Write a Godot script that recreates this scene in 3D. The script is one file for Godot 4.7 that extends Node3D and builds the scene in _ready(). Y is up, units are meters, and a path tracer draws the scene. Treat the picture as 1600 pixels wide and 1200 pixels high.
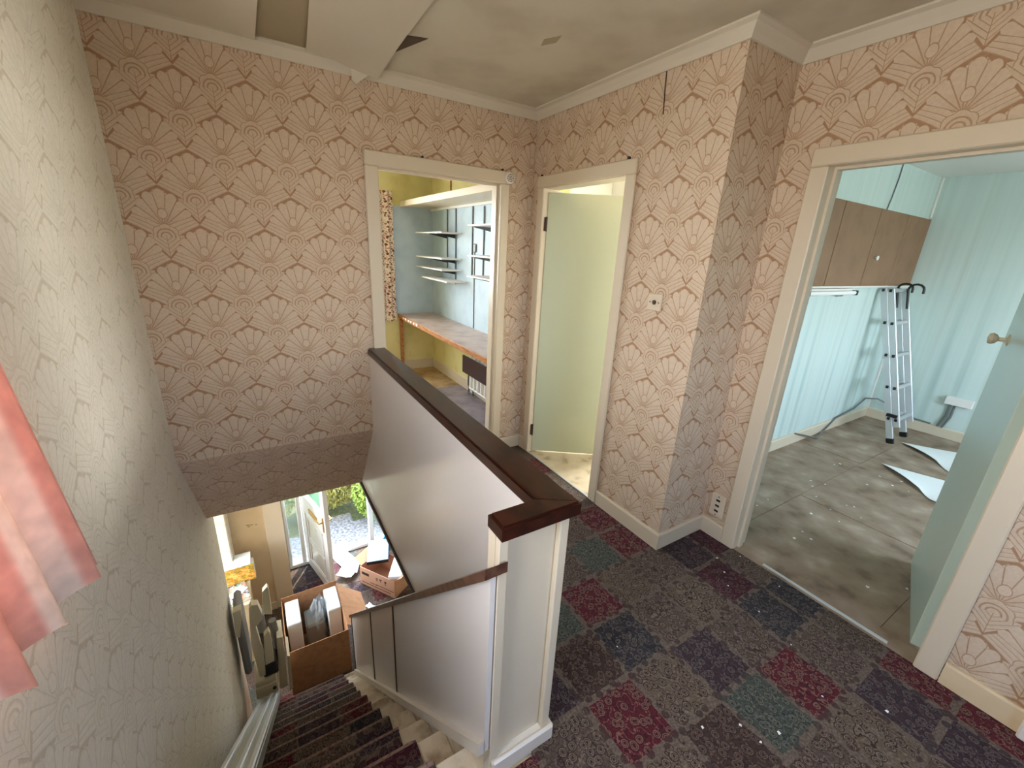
extends Node3D

const XL := -2.26        # left wall
const CEIL := 2.47
const HALL := -2.72      # ground floor level
const HC := -0.325       # ground floor ceiling level
const PX := -1.19        # landing balustrade panel
const SX := -1.36       # stair balustrade panel
const XD := 0.40         # right hand wall
const RISE := 0.2085
const GOING := 0.208

var M := {}
var used := {}
var rng := RandomNumberGenerator.new()

func _ready() -> void:
	rng.seed = 7
	view_and_light()
	make_materials()
	landing_shell()
	cornices_and_skirtings()
	room_one()
	room_two()
	room_three()
	hall()
	garden()
	staircase()
	balustrades()
	doors()
	landing_fittings()
	room_one_things()
	room_three_things()
	hall_things()

# ------------------------------------------------------------------ camera, sky, light
func view_and_light() -> void:
	var cam := Camera3D.new()
	cam.name = "camera"
	cam.fov = rad_to_deg(2.0 * atan(600.0 / 651.1))
	cam.near = 0.02
	cam.far = 200.0
	cam.position = Vector3(-1.7985, 1.588, 2.6895)
	cam.rotation = Vector3(-0.3139, -0.5638, 0.0501)
	add_child(cam)
	cam.current = true
	var sky := ProceduralSkyMaterial.new()
	sky.sky_top_color = Color(0.62, 0.76, 0.95)
	sky.sky_horizon_color = Color(0.93, 0.96, 1.0)
	sky.ground_bottom_color = Color(0.45, 0.43, 0.40)
	sky.ground_horizon_color = Color(0.6, 0.6, 0.58)
	sky.sky_energy_multiplier = 2.6
	sky.ground_energy_multiplier = 1.0
	var env := Environment.new()
	env.background_mode = Environment.BG_SKY
	env.sky = Sky.new()
	env.sky.sky_material = sky
	env.tonemap_mode = Environment.TONE_MAPPER_LINEAR
	env.tonemap_exposure = 1.72
	env.sdfgi_enabled = true
	env.ssao_enabled = true
	env.ssil_enabled = true
	var we := WorldEnvironment.new()
	we.name = "world"
	we.environment = env
	add_child(we)
	var sun := DirectionalLight3D.new()
	sun.name = "sun"
	sun.light_energy = 2.2
	sun.light_color = Color(1.0, 0.95, 0.85)
	sun.light_angular_distance = 1.5
	sun.rotation_degrees = Vector3(-52, 148, 0)
	sun.shadow_enabled = true
	add_child(sun)
	# daylight coming in at the windows; rear and front door lamps are added fill
	area("landing_window_daylight", Vector3(-2.46, 1.52, 1.98), Vector3(1, -0.05, 0), Vector2(0.9, 1.1), 5.2, Color(1.0, 0.98, 0.94))
	area("front_room_window_daylight", Vector3(-1.2, 1.5, -2.86), Vector3(0, -0.05, 1), Vector2(1.4, 1.2), 9.0, Color(0.95, 0.98, 1.0))
	area("small_room_window_daylight", Vector3(2.52, 1.5, 0.52), Vector3(-1, -0.05, 0), Vector2(0.7, 1.1), 12.0, Color(1.0, 0.99, 0.95))
	area("blue_room_window_daylight", Vector3(2.2, 1.45, 4.36), Vector3(0, -0.05, -1), Vector2(1.7, 1.25), 4.2, Color(0.96, 1.0, 0.98))
	area("rear_fill_light", Vector3(-0.9, 1.6, 4.38), Vector3(0, -0.05, -1), Vector2(1.0, 1.1), 0.45, Color(1.0, 0.98, 0.92))  # unseen lamp added behind the viewer as soft fill
	area("hall_window_daylight", Vector3(-3.46, -1.25, -1.38), Vector3(1, -0.05, 0), Vector2(0.8, 1.1), 3.6, Color(1.0, 0.98, 0.94))
	area("front_door_fill", Vector3(-1.15, -1.2, -2.98), Vector3(0, -0.75, 1), Vector2(1.0, 0.8), 2.6, Color(1.0, 0.99, 0.96))  # unseen lamp added above the doorway to brighten the hall floor

func area(called: String, at: Vector3, towards: Vector3, size: Vector2, energy: float, c: Color) -> void:
	var l := AreaLight3D.new()
	l.name = called
	l.area_size = size
	l.light_energy = energy
	l.light_color = c
	l.area_range = 12.0
	l.shadow_enabled = true
	l.position = at
	l.basis = Basis.looking_at(towards.normalized(), Vector3.UP)
	add_child(l)

# ------------------------------------------------------------------ naming helpers
func numbered(called: String) -> String:
	if not used.has(called):
		used[called] = 0
		return called
	used[called] += 1
	return "%s_%03d" % [called, used[called]]

func thing(called: String, label: String, category: String, at := Vector3.ZERO, turn := 0.0, group := "", kind := "") -> Node3D:
	var o := Node3D.new()
	o.name = numbered(called)
	add_child(o)
	o.position = at
	o.rotation.y = turn
	tag(o, label, category, group, kind)
	return o

func tag(o: Node, label: String, category: String, group := "", kind := "") -> void:
	o.set_meta("label", label)
	o.set_meta("category", category)
	if group != "":
		o.set_meta("group", group)
	if kind != "":
		o.set_meta("kind", kind)

func obj(called: String, st: SurfaceTool, m: Material, parent: Node = null) -> MeshInstance3D:
	var o := MeshInstance3D.new()
	o.mesh = st.commit()
	o.material_override = m
	if parent == null:
		o.name = numbered(called)
		add_child(o)
	else:
		o.name = called
		parent.add_child(o, true)
	return o

func struct(called: String, st: SurfaceTool, m: Material, label: String, category: String) -> MeshInstance3D:
	var o := obj(called, st, m)
	tag(o, label, category, "", "structure")
	return o

# ------------------------------------------------------------------ mesh helpers
func mb() -> SurfaceTool:
	var st := SurfaceTool.new()
	st.begin(Mesh.PRIMITIVE_TRIANGLES)
	return st

func tri(st: SurfaceTool, a: Vector3, b: Vector3, c: Vector3, out: Vector3) -> void:
	var n := (b - a).cross(c - a)
	if n.length_squared() < 1e-16:
		return
	if n.dot(out) > 0.0:
		var t := b
		b = c
		c = t
	else:
		n = -n
	st.set_normal(n.normalized())
	st.add_vertex(a)
	st.add_vertex(b)
	st.add_vertex(c)

func quad(st: SurfaceTool, a: Vector3, b: Vector3, c: Vector3, d: Vector3, out: Vector3) -> void:
	tri(st, a, b, c, out)
	tri(st, a, c, d, out)

# chamfered box between two corners, optionally carried by a transform
func box(st: SurfaceTool, lo: Vector3, hi: Vector3, bevel := 0.0, xf := Transform3D.IDENTITY) -> void:
	var c := (lo + hi) * 0.5
	var h := ((hi - lo) * 0.5).abs()
	var b: float = minf(bevel, minf(h.x, minf(h.y, h.z)) * 0.9)
	var corner := func(i: int, s: Vector3) -> Vector3:
		var v := Vector3.ZERO
		for k in 3:
			v[k] = s[k] * (h[k] if (k == i or b == 0.0) else h[k] - b)
		return xf * (c + v)
	for i in 3:
		var j := (i + 1) % 3
		var k := (i + 2) % 3
		for s in [-1.0, 1.0]:
			var p: Array[Vector3] = []
			for q in [[-1, -1], [1, -1], [1, 1], [-1, 1]]:
				var sg := Vector3.ZERO
				sg[i] = s
				sg[j] = q[0]
				sg[k] = q[1]
				p.append(corner.call(i, sg))
			var o := Vector3.ZERO
			o[i] = s
			quad(st, p[0], p[1], p[2], p[3], xf.basis * o)
	if b == 0.0:
		return
	for i in 3:
		var j := (i + 1) % 3
		var k := (i + 2) % 3
		for si in [-1.0, 1.0]:
			for sj in [-1.0, 1.0]:
				var s0 := Vector3.ZERO
				s0[i] = si
				s0[j] = sj
				s0[k] = -1
				var s1 := s0
				s1[k] = 1
				var o := Vector3.ZERO
				o[i] = si
				o[j] = sj
				quad(st, corner.call(i, s0), corner.call(i, s1), corner.call(j, s1), corner.call(j, s0), xf.basis * o)
	for sx in [-1.0, 1.0]:
		for sy in [-1.0, 1.0]:
			for sz in [-1.0, 1.0]:
				var s := Vector3(sx, sy, sz)
				tri(st, corner.call(0, s), corner.call(1, s), corner.call(2, s), xf.basis * s)

# box of size, centred on a transform
func cbox(st: SurfaceTool, size: Vector3, xf: Transform3D, bevel := 0.0) -> void:
	box(st, -size * 0.5, size * 0.5, bevel, xf)

# bar with a rectangular section from a to b
func bar(st: SurfaceTool, a: Vector3, b: Vector3, w: float, h: float, up := Vector3.UP, bevel := 0.0) -> void:
	var f := (b - a)
	var y := f.normalized()
	var x := y.cross(up).normalized()
	var z := x.cross(y).normalized()
	cbox(st, Vector3(w, f.length(), h), Transform3D(Basis(x, y, z), (a + b) * 0.5), bevel)

# polygon in a plane (u, v) pushed out along w
func prism(st: SurfaceTool, poly: PackedVector2Array, origin: Vector3, u: Vector3, v: Vector3, w: Vector3) -> void:
	var idx := Geometry2D.triangulate_polygon(poly)
	var mid := Vector2.ZERO
	for p in poly:
		mid += p
	mid /= poly.size()
	var area2 := 0.0
	for i in poly.size():
		area2 += poly[i].cross(poly[(i + 1) % poly.size()])
	for i in range(0, idx.size(), 3):
		var a := origin + u * poly[idx[i]].x + v * poly[idx[i]].y
		var b := origin + u * poly[idx[i + 1]].x + v * poly[idx[i + 1]].y
		var c := origin + u * poly[idx[i + 2]].x + v * poly[idx[i + 2]].y
		tri(st, a, b, c, -w)
		tri(st, a + w, b + w, c + w, w)
	for i in poly.size():
		var p := poly[i]
		var q := poly[(i + 1) % poly.size()]
		var e := (q - p)
		var n2 := Vector2(e.y, -e.x) * (1.0 if area2 > 0.0 else -1.0)
		var a := origin + u * p.x + v * p.y
		var b := origin + u * q.x + v * q.y
		quad(st, a, b, b + w, a + w, u * n2.x + v * n2.y)

func tube(st: SurfaceTool, path: Array, r: float, sides := 8) -> void:
	var rings := []
	var up := Vector3(0.13, 1, 0.21).normalized()
	for i in path.size():
		var f: Vector3 = path[mini(i + 1, path.size() - 1)] - path[maxi(i - 1, 0)]
		f = f.normalized()
		if absf(f.dot(up)) > 0.95:
			up = Vector3(1, 0.1, 0.2).normalized()
		var x := f.cross(up).normalized()
		var y := x.cross(f).normalized()
		up = y
		var ring := []
		for k in sides:
			var a := TAU * k / sides
			ring.append([path[i] + (x * cos(a) + y * sin(a)) * r, x * cos(a) + y * sin(a)])
		rings.append(ring)
	for i in path.size() - 1:
		for k in sides:
			var k2 := (k + 1) % sides
			smooth_quad(st, rings[i][k], rings[i][k2], rings[i + 1][k2], rings[i + 1][k])
	for e in [0, path.size() - 1]:
		var f: Vector3 = (path[1] - path[0]) * -1.0 if e == 0 else path[e] - path[e - 1]
		for k in sides:
			tri(st, path[e], rings[e][k][0], rings[e][(k + 1) % sides][0], f)

func smooth_quad(st: SurfaceTool, a: Array, b: Array, c: Array, d: Array) -> void:
	for t in [[a, b, c], [a, c, d]]:
		var v: Array = t
		var n: Vector3 = (v[1][0] - v[0][0]).cross(v[2][0] - v[0][0])
		if n.length_squared() < 1e-18:
			continue
		if n.dot(v[0][1] + v[1][1] + v[2][1]) > 0.0:
			v = [v[0], v[2], v[1]]
		for p in v:
			st.set_normal(p[1])
			st.add_vertex(p[0])

# profile of (radius, height) turned about an axis
func lathe(st: SurfaceTool, prof: Array, at: Vector3, axis: Vector3, sides := 20) -> void:
	var y := axis.normalized()
	var x := y.cross(Vector3(0.3, 0.9, 0.5)).normalized()
	var z := x.cross(y)
	for i in prof.size() - 1:
		var p: Vector2 = prof[i]
		var q: Vector2 = prof[i + 1]
		var n2 := Vector2(q.y - p.y, p.x - q.x)
		for k in sides:
			var pt := func(rh: Vector2, a: float) -> Array:
				var d := x * cos(a) + z * sin(a)
				var n := d * n2.x + y * n2.y
				return [at + d * rh.x + y * rh.y, n.normalized()]
			var a0 := TAU * k / sides
			var a1 := TAU * (k + 1) / sides
			smooth_quad(st, pt.call(p, a0), pt.call(p, a1), pt.call(q, a1), pt.call(q, a0))

# a sheet given by f(u, v), with a thickness and UVs
func sheet(st: SurfaceTool, f: Callable, nu: int, nv: int, thick := 0.0) -> void:
	var p := []
	var n := []
	for i in nu + 1:
		var row := []
		for j in nv + 1:
			row.append(f.call(float(i) / nu, float(j) / nv))
		p.append(row)
	for i in nu + 1:
		var row := []
		for j in nv + 1:
			var du: Vector3 = p[mini(i + 1, nu)][j] - p[maxi(i - 1, 0)][j]
			var dv: Vector3 = p[i][mini(j + 1, nv)] - p[i][maxi(j - 1, 0)]
			row.append(du.cross(dv).normalized())
		n.append(row)
	for side in ([1.0, -1.0] if thick > 0.0 else [1.0]):
		for i in nu:
			for j in nv:
				var c := [[i, j], [i + 1, j], [i + 1, j + 1], [i, j + 1]]
				var order := [0, 2, 1, 0, 3, 2] if side > 0.0 else [0, 1, 2, 0, 2, 3]
				for k in order:
					var a: int = c[k][0]
					var b: int = c[k][1]
					st.set_normal(n[a][b] * side)
					st.set_uv(Vector2(float(a) / nu, float(b) / nv))
					st.add_vertex(p[a][b] + n[a][b] * side * thick * 0.5)
	if thick > 0.0:
		for i in nu:
			for j in [0, nv]:
				edge(st, p[i][j], p[i + 1][j], n[i][j], n[i + 1][j], thick)
		for j in nv:
			for i in [0, nu]:
				edge(st, p[i][j], p[i][j + 1], n[i][j], n[i][j + 1], thick)

func edge(st: SurfaceTool, a: Vector3, b: Vector3, na: Vector3, nb: Vector3, t: float) -> void:
	var o := (b - a).cross(na)
	st.set_uv(Vector2.ZERO)
	quad(st, a + na * t * 0.5, b + nb * t * 0.5, b - nb * t * 0.5, a - na * t * 0.5, o)

# a flat print: a rectangle with UVs on a plane, a hair proud of what carries it
func print_face(st: SurfaceTool, a: Vector3, u: Vector3, v: Vector3) -> void:
	var n := u.cross(v).normalized()
	var p := [a, a + u, a + u + v, a + v]
	var uv := [Vector2(0, 1), Vector2(1, 1), Vector2(1, 0), Vector2(0, 0)]
	for k in [0, 2, 1, 0, 3, 2]:
		st.set_normal(n)
		st.set_uv(uv[k])
		st.add_vertex(p[k])

# profile (out, y) swept along a plan path of right-angled corners; side gives the outward normal of each leg
func sweep(st: SurfaceTool, path: Array, normals: Array, prof: Array) -> void:
	var pts := []
	for i in path.size():
		var o := Vector2.ZERO
		if i == 0:
			o = normals[0]
		elif i == path.size() - 1:
			o = normals[i - 1]
		else:
			o = normals[i - 1] + normals[i]
		var ring := []
		for q in prof:
			var xz: Vector2 = path[i] + o * q.x
			ring.append(Vector3(xz.x, q.y, xz.y))
		pts.append(ring)
	var m := prof.size()
	for i in path.size() - 1:
		var mid := Vector3.ZERO
		for q in pts[i] + pts[i + 1]:
			mid += q
		mid /= 2.0 * m
		for k in m:
			var k2 := (k + 1) % m
			var cq: Vector3 = (pts[i][k] + pts[i][k2] + pts[i + 1][k] + pts[i + 1][k2]) * 0.25
			var e: Vector2 = prof[k2] - prof[k]
			var nn := Vector3(normals[i].x * e.y, -e.x, normals[i].y * e.y)
			if signed(prof) > 0.0:
				nn = nn
			else:
				nn = -nn
			quad(st, pts[i][k], pts[i][k2], pts[i + 1][k2], pts[i + 1][k], nn if nn.length() > 0.0 else cq - mid)
	for e in [0, path.size() - 1]:
		var d := Vector3(path[1].x - path[0].x, 0, path[1].y - path[0].y) * -1.0 if e == 0 else Vector3(path[e].x - path[e - 1].x, 0, path[e].y - path[e - 1].y)
		for k in range(1, m - 1):
			tri(st, pts[e][0], pts[e][k], pts[e][k + 1], d)

func signed(prof: Array) -> float:
	var s := 0.0
	for i in prof.size():
		s += (prof[i] as Vector2).cross(prof[(i + 1) % prof.size()])
	return s

# ------------------------------------------------------------------ materials
func flat(c: Color, rough := 0.7, metal := 0.0) -> StandardMaterial3D:
	var m := StandardMaterial3D.new()
	m.albedo_color = c
	m.roughness = rough
	m.metallic = metal
	return m

func rgb8(r: int, g: int, b: int) -> Color:
	return Color(r / 255.0, g / 255.0, b / 255.0)

func tex_of(w: int, h: int, bytes: PackedByteArray) -> ImageTexture:
	var im := Image.create_from_data(w, h, false, Image.FORMAT_RGB8, bytes)
	im.generate_mipmaps()
	return ImageTexture.create_from_image(im)

func noise_image(n: int, freq: float, seed_: int, oct := 4, kind := FastNoiseLite.TYPE_SIMPLEX_SMOOTH) -> Image:
	var f := FastNoiseLite.new()
	f.seed = seed_
	f.frequency = freq
	f.noise_type = kind
	f.fractal_octaves = oct
	return f.get_seamless_image(n, n)

func ramp_tex(im: Image, cols: Array) -> ImageTexture:
	var w := im.get_width()
	var h := im.get_height()
	im.convert(Image.FORMAT_L8)
	var src := im.get_data()
	var lut := PackedByteArray()
	for i in 256:
		var t := float(i) / 255.0 * (cols.size() - 1)
		var k := mini(int(t), cols.size() - 2)
		var c: Color = (cols[k] as Color).lerp(cols[k + 1], t - k)
		lut.append(int(clampf(c.r, 0, 1) * 255))
		lut.append(int(clampf(c.g, 0, 1) * 255))
		lut.append(int(clampf(c.b, 0, 1) * 255))
	var d := PackedByteArray()
	d.resize(w * h * 3)
	for i in w * h:
		var s := src[i] * 3
		d[i * 3] = lut[s]
		d[i * 3 + 1] = lut[s + 1]
		d[i * 3 + 2] = lut[s + 2]
	return tex_of(w, h, d)

func tri_mat(t: Texture2D, scale: Vector3, rough := 0.8, world := true) -> StandardMaterial3D:
	var m := StandardMaterial3D.new()
	m.albedo_texture = t
	m.uv1_triplanar = true
	m.uv1_world_triplanar = world
	m.uv1_scale = scale
	m.uv1_triplanar_sharpness = 8.0
	m.roughness = rough
	return m

func bump(im: Image, strength: float) -> ImageTexture:
	im.convert(Image.FORMAT_RGBA8)
	im.bump_map_to_normal_map(strength)
	return ImageTexture.create_from_image(im)

# one fan of the wallpaper: x = kind (0 paper, 1 line, 2 none), y = height, z = shade, w = which lies on top
func fan(u: float, v: float) -> Vector4:
	var au := absf(u)
	var sc := Vector2(u, v + 0.36)
	var r := sc.length()
	var th := atan2(sc.x, sc.y)
	if sc.y > -0.06 and absf(th) < 1.75:
		var lobe := 0.17 + 0.022 * absf(cos(th * 3.5)) + 0.02 * cos(th)
		if r < lobe:
			var line := minf(minf(absf(r - 0.125), absf(r - 0.07)), lobe - r)
			if line < 0.010:
				return Vector4(1, 0.35, 0.5, 3)
			return Vector4(0, 0.8, 0.95 - 0.3 * fposmod(lobe - r, 0.06) / 0.06, 3)
	if v < -0.33 and v > -0.70 and au < (v + 0.70) * 0.74 and au < 0.25:
		var q := fposmod(au * 0.9 - v, 0.07)
		if q < 0.011 or au < 0.006:
			return Vector4(1, 0.3, 0.5, 2.5)
		return Vector4(0, 0.5, 0.6 + 0.4 * q / 0.07, 2.5)
	var tq := Vector2(u / 0.07, v / (0.10 if v > 0.0 else 0.075)).length()
	if tq < 1.0:
		return Vector4(1, 0.4, 0.4, 2.2) if tq > 0.86 else Vector4(0, 0.95, 1.0, 2.2)
	var p := Vector2(u, v + 0.19)
	r = p.length()
	var a := absf(atan2(p.x, p.y))
	var k := int(round(a / 0.33))
	if k <= 3:
		var d := (a - k * 0.33) / 0.165
		var lk: float = [0.60, 0.562, 0.52, 0.475][k]
		var l := lk * (1.0 - 0.12 * d * d)
		if r < l:
			if (1.0 - absf(d)) * 0.165 * r < 0.0065 or l - r < 0.008:
				return Vector4(1, 0.3, 0.5, 2)
			return Vector4(0, 0.55 + 0.4 * (1.0 - d * d) * smoothstep(0.1, 0.4, r), 0.35 + 0.65 * smoothstep(0.15, 0.75, r / l), 2)
	if au > 0.06 and au <= 0.5:
		var t := clampf((au - 0.10) / 0.40, 0.0, 1.0)
		var q := v - (-0.42 + 0.27 * pow(t, 0.78))
		var top := -0.13 + (0.5 - au) * 1.2
		if q > 0.0 and v < top:
			var w := fposmod(q * (1.0 + 0.5 * t), 0.085)
			if w < 0.010 or q < 0.012 or top - v < 0.010:
				return Vector4(1, 0.3, 0.5, 1)
			return Vector4(0, 0.5 + 0.35 * sin(PI * w / 0.085), 0.65 + 0.35 * w / 0.085, 1)
	return Vector4(2, 0.1, 0.0, 0)

func make_wallpaper() -> void:
	var w := 320
	var h := 384
	var pinks := PackedByteArray()
	var whites := PackedByteArray()
	var mids := PackedByteArray()
	var hs := PackedByteArray()
	pinks.resize(w * h * 3)
	whites.resize(w * h * 3)
	mids.resize(w * h * 3)
	hs.resize(w * h)
	var hh := 0.6025
	var grain := noise_image(512, 0.05, 3, 3)
	grain.convert(Image.FORMAT_L8)
	var gd := grain.get_data()
	for y in h / 2:
		for x in w / 2 + 1:
			# v up from the tile's bottom; fans at (0.5, 0) and (0, hh) in tile units
			var u := float(x) / w
			var v := float(y) / h * 2.0 * hh
			var best := Vector4(2, 0.1, 0, 0)
			for c in [[0.5, 0.0], [0.0, hh], [0.0, -hh], [0.5, 2.0 * hh], [1.0, hh]]:
				var du: float = u - c[0]
				var dv: float = v - c[1]
				if absf(du) > 0.5 or absf(dv) > 0.70:
					continue
				var f := fan(du, dv)
				if f.w > best.w:
					best = f
			# the same motif repeats half a tile over and up: fill the four places
			for place in [[x, y], [w - x, y], [x + w / 2, y + h / 2], [w / 2 - x, y + h / 2]]:
				var ix: int = posmod(place[0], w)
				var iy: int = h - 1 - posmod(place[1], h)
				var i := iy * w + ix
				var g := (gd[(iy % 512) * 512 + ix] / 255.0 - 0.5) * 0.05
				var cp := rgb8(194, 168, 141).lerp(rgb8(209, 189, 165), best.z)
				var cw := rgb8(216, 209, 194).lerp(rgb8(220, 213, 198), best.z)  # same paper, paler: its sheen is painted into the colour
				var cm := rgb8(214, 187, 163).lerp(rgb8(222, 197, 174), best.z)  # same paper again, lightened in colour to make up for weak bounce light
				if best.x > 1.5:
					cp = rgb8(168, 130, 98)
					cw = rgb8(199, 188, 169)
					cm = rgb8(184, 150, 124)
				elif best.x > 0.5:
					cp = rgb8(176, 144, 115)
					cw = rgb8(208, 200, 184)
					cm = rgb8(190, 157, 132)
				var arrs := [cp, cw, cm]
				for q in 3:
					var c: Color = arrs[q]
					var b0 := int(clampf(c.r + g, 0, 1) * 255)
					var b1 := int(clampf(c.g + g, 0, 1) * 255)
					var b2 := int(clampf(c.b + g, 0, 1) * 255)
					if q == 0:
						pinks[i * 3] = b0
						pinks[i * 3 + 1] = b1
						pinks[i * 3 + 2] = b2
					elif q == 1:
						whites[i * 3] = b0
						whites[i * 3 + 1] = b1
						whites[i * 3 + 2] = b2
					else:
						mids[i * 3] = b0
						mids[i * 3 + 1] = b1
						mids[i * 3 + 2] = b2
				hs[i] = int(best.y * 255)
	var him := Image.create_from_data(w, h, false, Image.FORMAT_L8, hs)
	var nrm := bump(him, 2.0)
	for q in [["paper_pink", pinks], ["paper_white_sheen", whites], ["paper_mid", mids]]:
		var m := tri_mat(tex_of(w, h, q[1]), Vector3(1.0 / 0.278, 1.0 / 0.335, 1.0 / 0.278), 0.75)
		m.normal_enabled = true
		m.normal_texture = nrm
		m.normal_scale = 1.0 if q[0] != "paper_pink" else 0.7
		m.uv1_offset = Vector3(1.832 / 0.278 + 0.5, -(1.448 - 0.43 * 0.278) / 0.335, -1.37 / 0.278 + 0.5)
		M[q[0]] = m

func make_carpet() -> void:
	var n := 1024
	var pat := 8
	var ps := n / pat
	var cell := FastNoiseLite.new()
	cell.seed = 11
	cell.noise_type = FastNoiseLite.TYPE_CELLULAR
	cell.frequency = 0.046
	cell.fractal_type = FastNoiseLite.FRACTAL_NONE
	cell.cellular_return_type = FastNoiseLite.RETURN_DISTANCE
	var cell_im := cell.get_seamless_image(n, n)
	cell_im.convert(Image.FORMAT_L8)
	var cd := cell_im.get_data()
	var sw := noise_image(n, 0.035, 23, 3)
	sw.convert(Image.FORMAT_L8)
	var sd := sw.get_data()
	var fi := noise_image(n, 0.16, 5, 2)
	fi.convert(Image.FORMAT_L8)
	var fd := fi.get_data()
	var tan := [rgb8(118, 98, 86), rgb8(168, 148, 130), rgb8(70, 48, 44)]
	var red := [rgb8(118, 14, 36), rgb8(178, 126, 112), rgb8(72, 10, 24)]
	var green := [rgb8(92, 104, 94), rgb8(146, 148, 132), rgb8(52, 66, 62)]
	var purple := [rgb8(72, 50, 62), rgb8(136, 116, 116), rgb8(46, 34, 48)]
	var blue := [rgb8(58, 56, 64), rgb8(132, 122, 118), rgb8(36, 33, 42)]
	var beige := [rgb8(142, 124, 104), rgb8(170, 152, 132), rgb8(66, 38, 32)]
	var brown := [rgb8(84, 58, 48), rgb8(142, 116, 100), rgb8(54, 30, 30)]
	var maroon := [rgb8(88, 18, 42), rgb8(140, 96, 96), rgb8(48, 22, 36)]
	# rows j = -2..5 (away to near), columns i = -2..5 (left to right)
	var grid := [
		[tan, red, beige, green, tan, purple, red, tan],
		[green, tan, purple, tan, red, beige, blue, tan],
		[red, beige, tan, green, red, tan, purple, maroon],
		[tan, green, red, beige, tan, purple, maroon, tan],
		[purple, brown, blue, tan, beige, maroon, tan, green],
		[tan, red, beige, purple, tan, blue, blue, red],
		[green, beige, brown, green, red, tan, tan, purple],
		[purple, tan, red, tan, beige, purple, red, tan]]
	var d := PackedByteArray()
	d.resize(n * n * 3)
	var line := rgb8(150, 132, 116)
	for y in n:
		var py := y % ps
		for x in n:
			var px := x % ps
			var three: Array = grid[y / ps][x / ps]
			var i := y * n + x
			var ce := cd[i] / 255.0
			var s := sd[i] / 255.0
			var f := fd[i] / 255.0
			var c: Color = three[0]
			var ring := ce
			if ring < 0.30:
				c = three[2] if (ring < 0.10 or (ring > 0.17 and ring < 0.21)) else three[1]
			elif ring < 0.36:
				c = three[2]
			elif absf(s - 0.5) < 0.035:
				c = three[1]
			elif absf(s - 0.66) < 0.03:
				c = three[2]
			var e := mini(mini(px, ps - 1 - px), mini(py, ps - 1 - py))
			if e < 7:
				c = line if ce > 0.32 else (three[2] as Color).lerp(line, 0.4)
			c = c.lerp(rgb8(100, 80, 68), 0.16) * 0.72
			var k := 0.72 + 0.5 * f
			d[i * 3] = int(clampf(c.r * k, 0, 1) * 255)
			d[i * 3 + 1] = int(clampf(c.g * k, 0, 1) * 255)
			d[i * 3 + 2] = int(clampf(c.b * k, 0, 1) * 255)
	var t := tex_of(n, n, d)
	var m := tri_mat(t, Vector3(1.0 / 1.9, 1.0 / 1.9, 1.0 / 1.9), 1.0)
	m.uv1_offset = Vector3((0.70 + 2 * 0.2375) / 1.9, 0.0, -(1.22 - 2 * 0.2375) / 1.9)
	fi.resize(512, 512)
	m.normal_enabled = true
	m.normal_texture = bump(fi, 2.0)
	m.normal_scale = 0.5
	M.carpet = m

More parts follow.
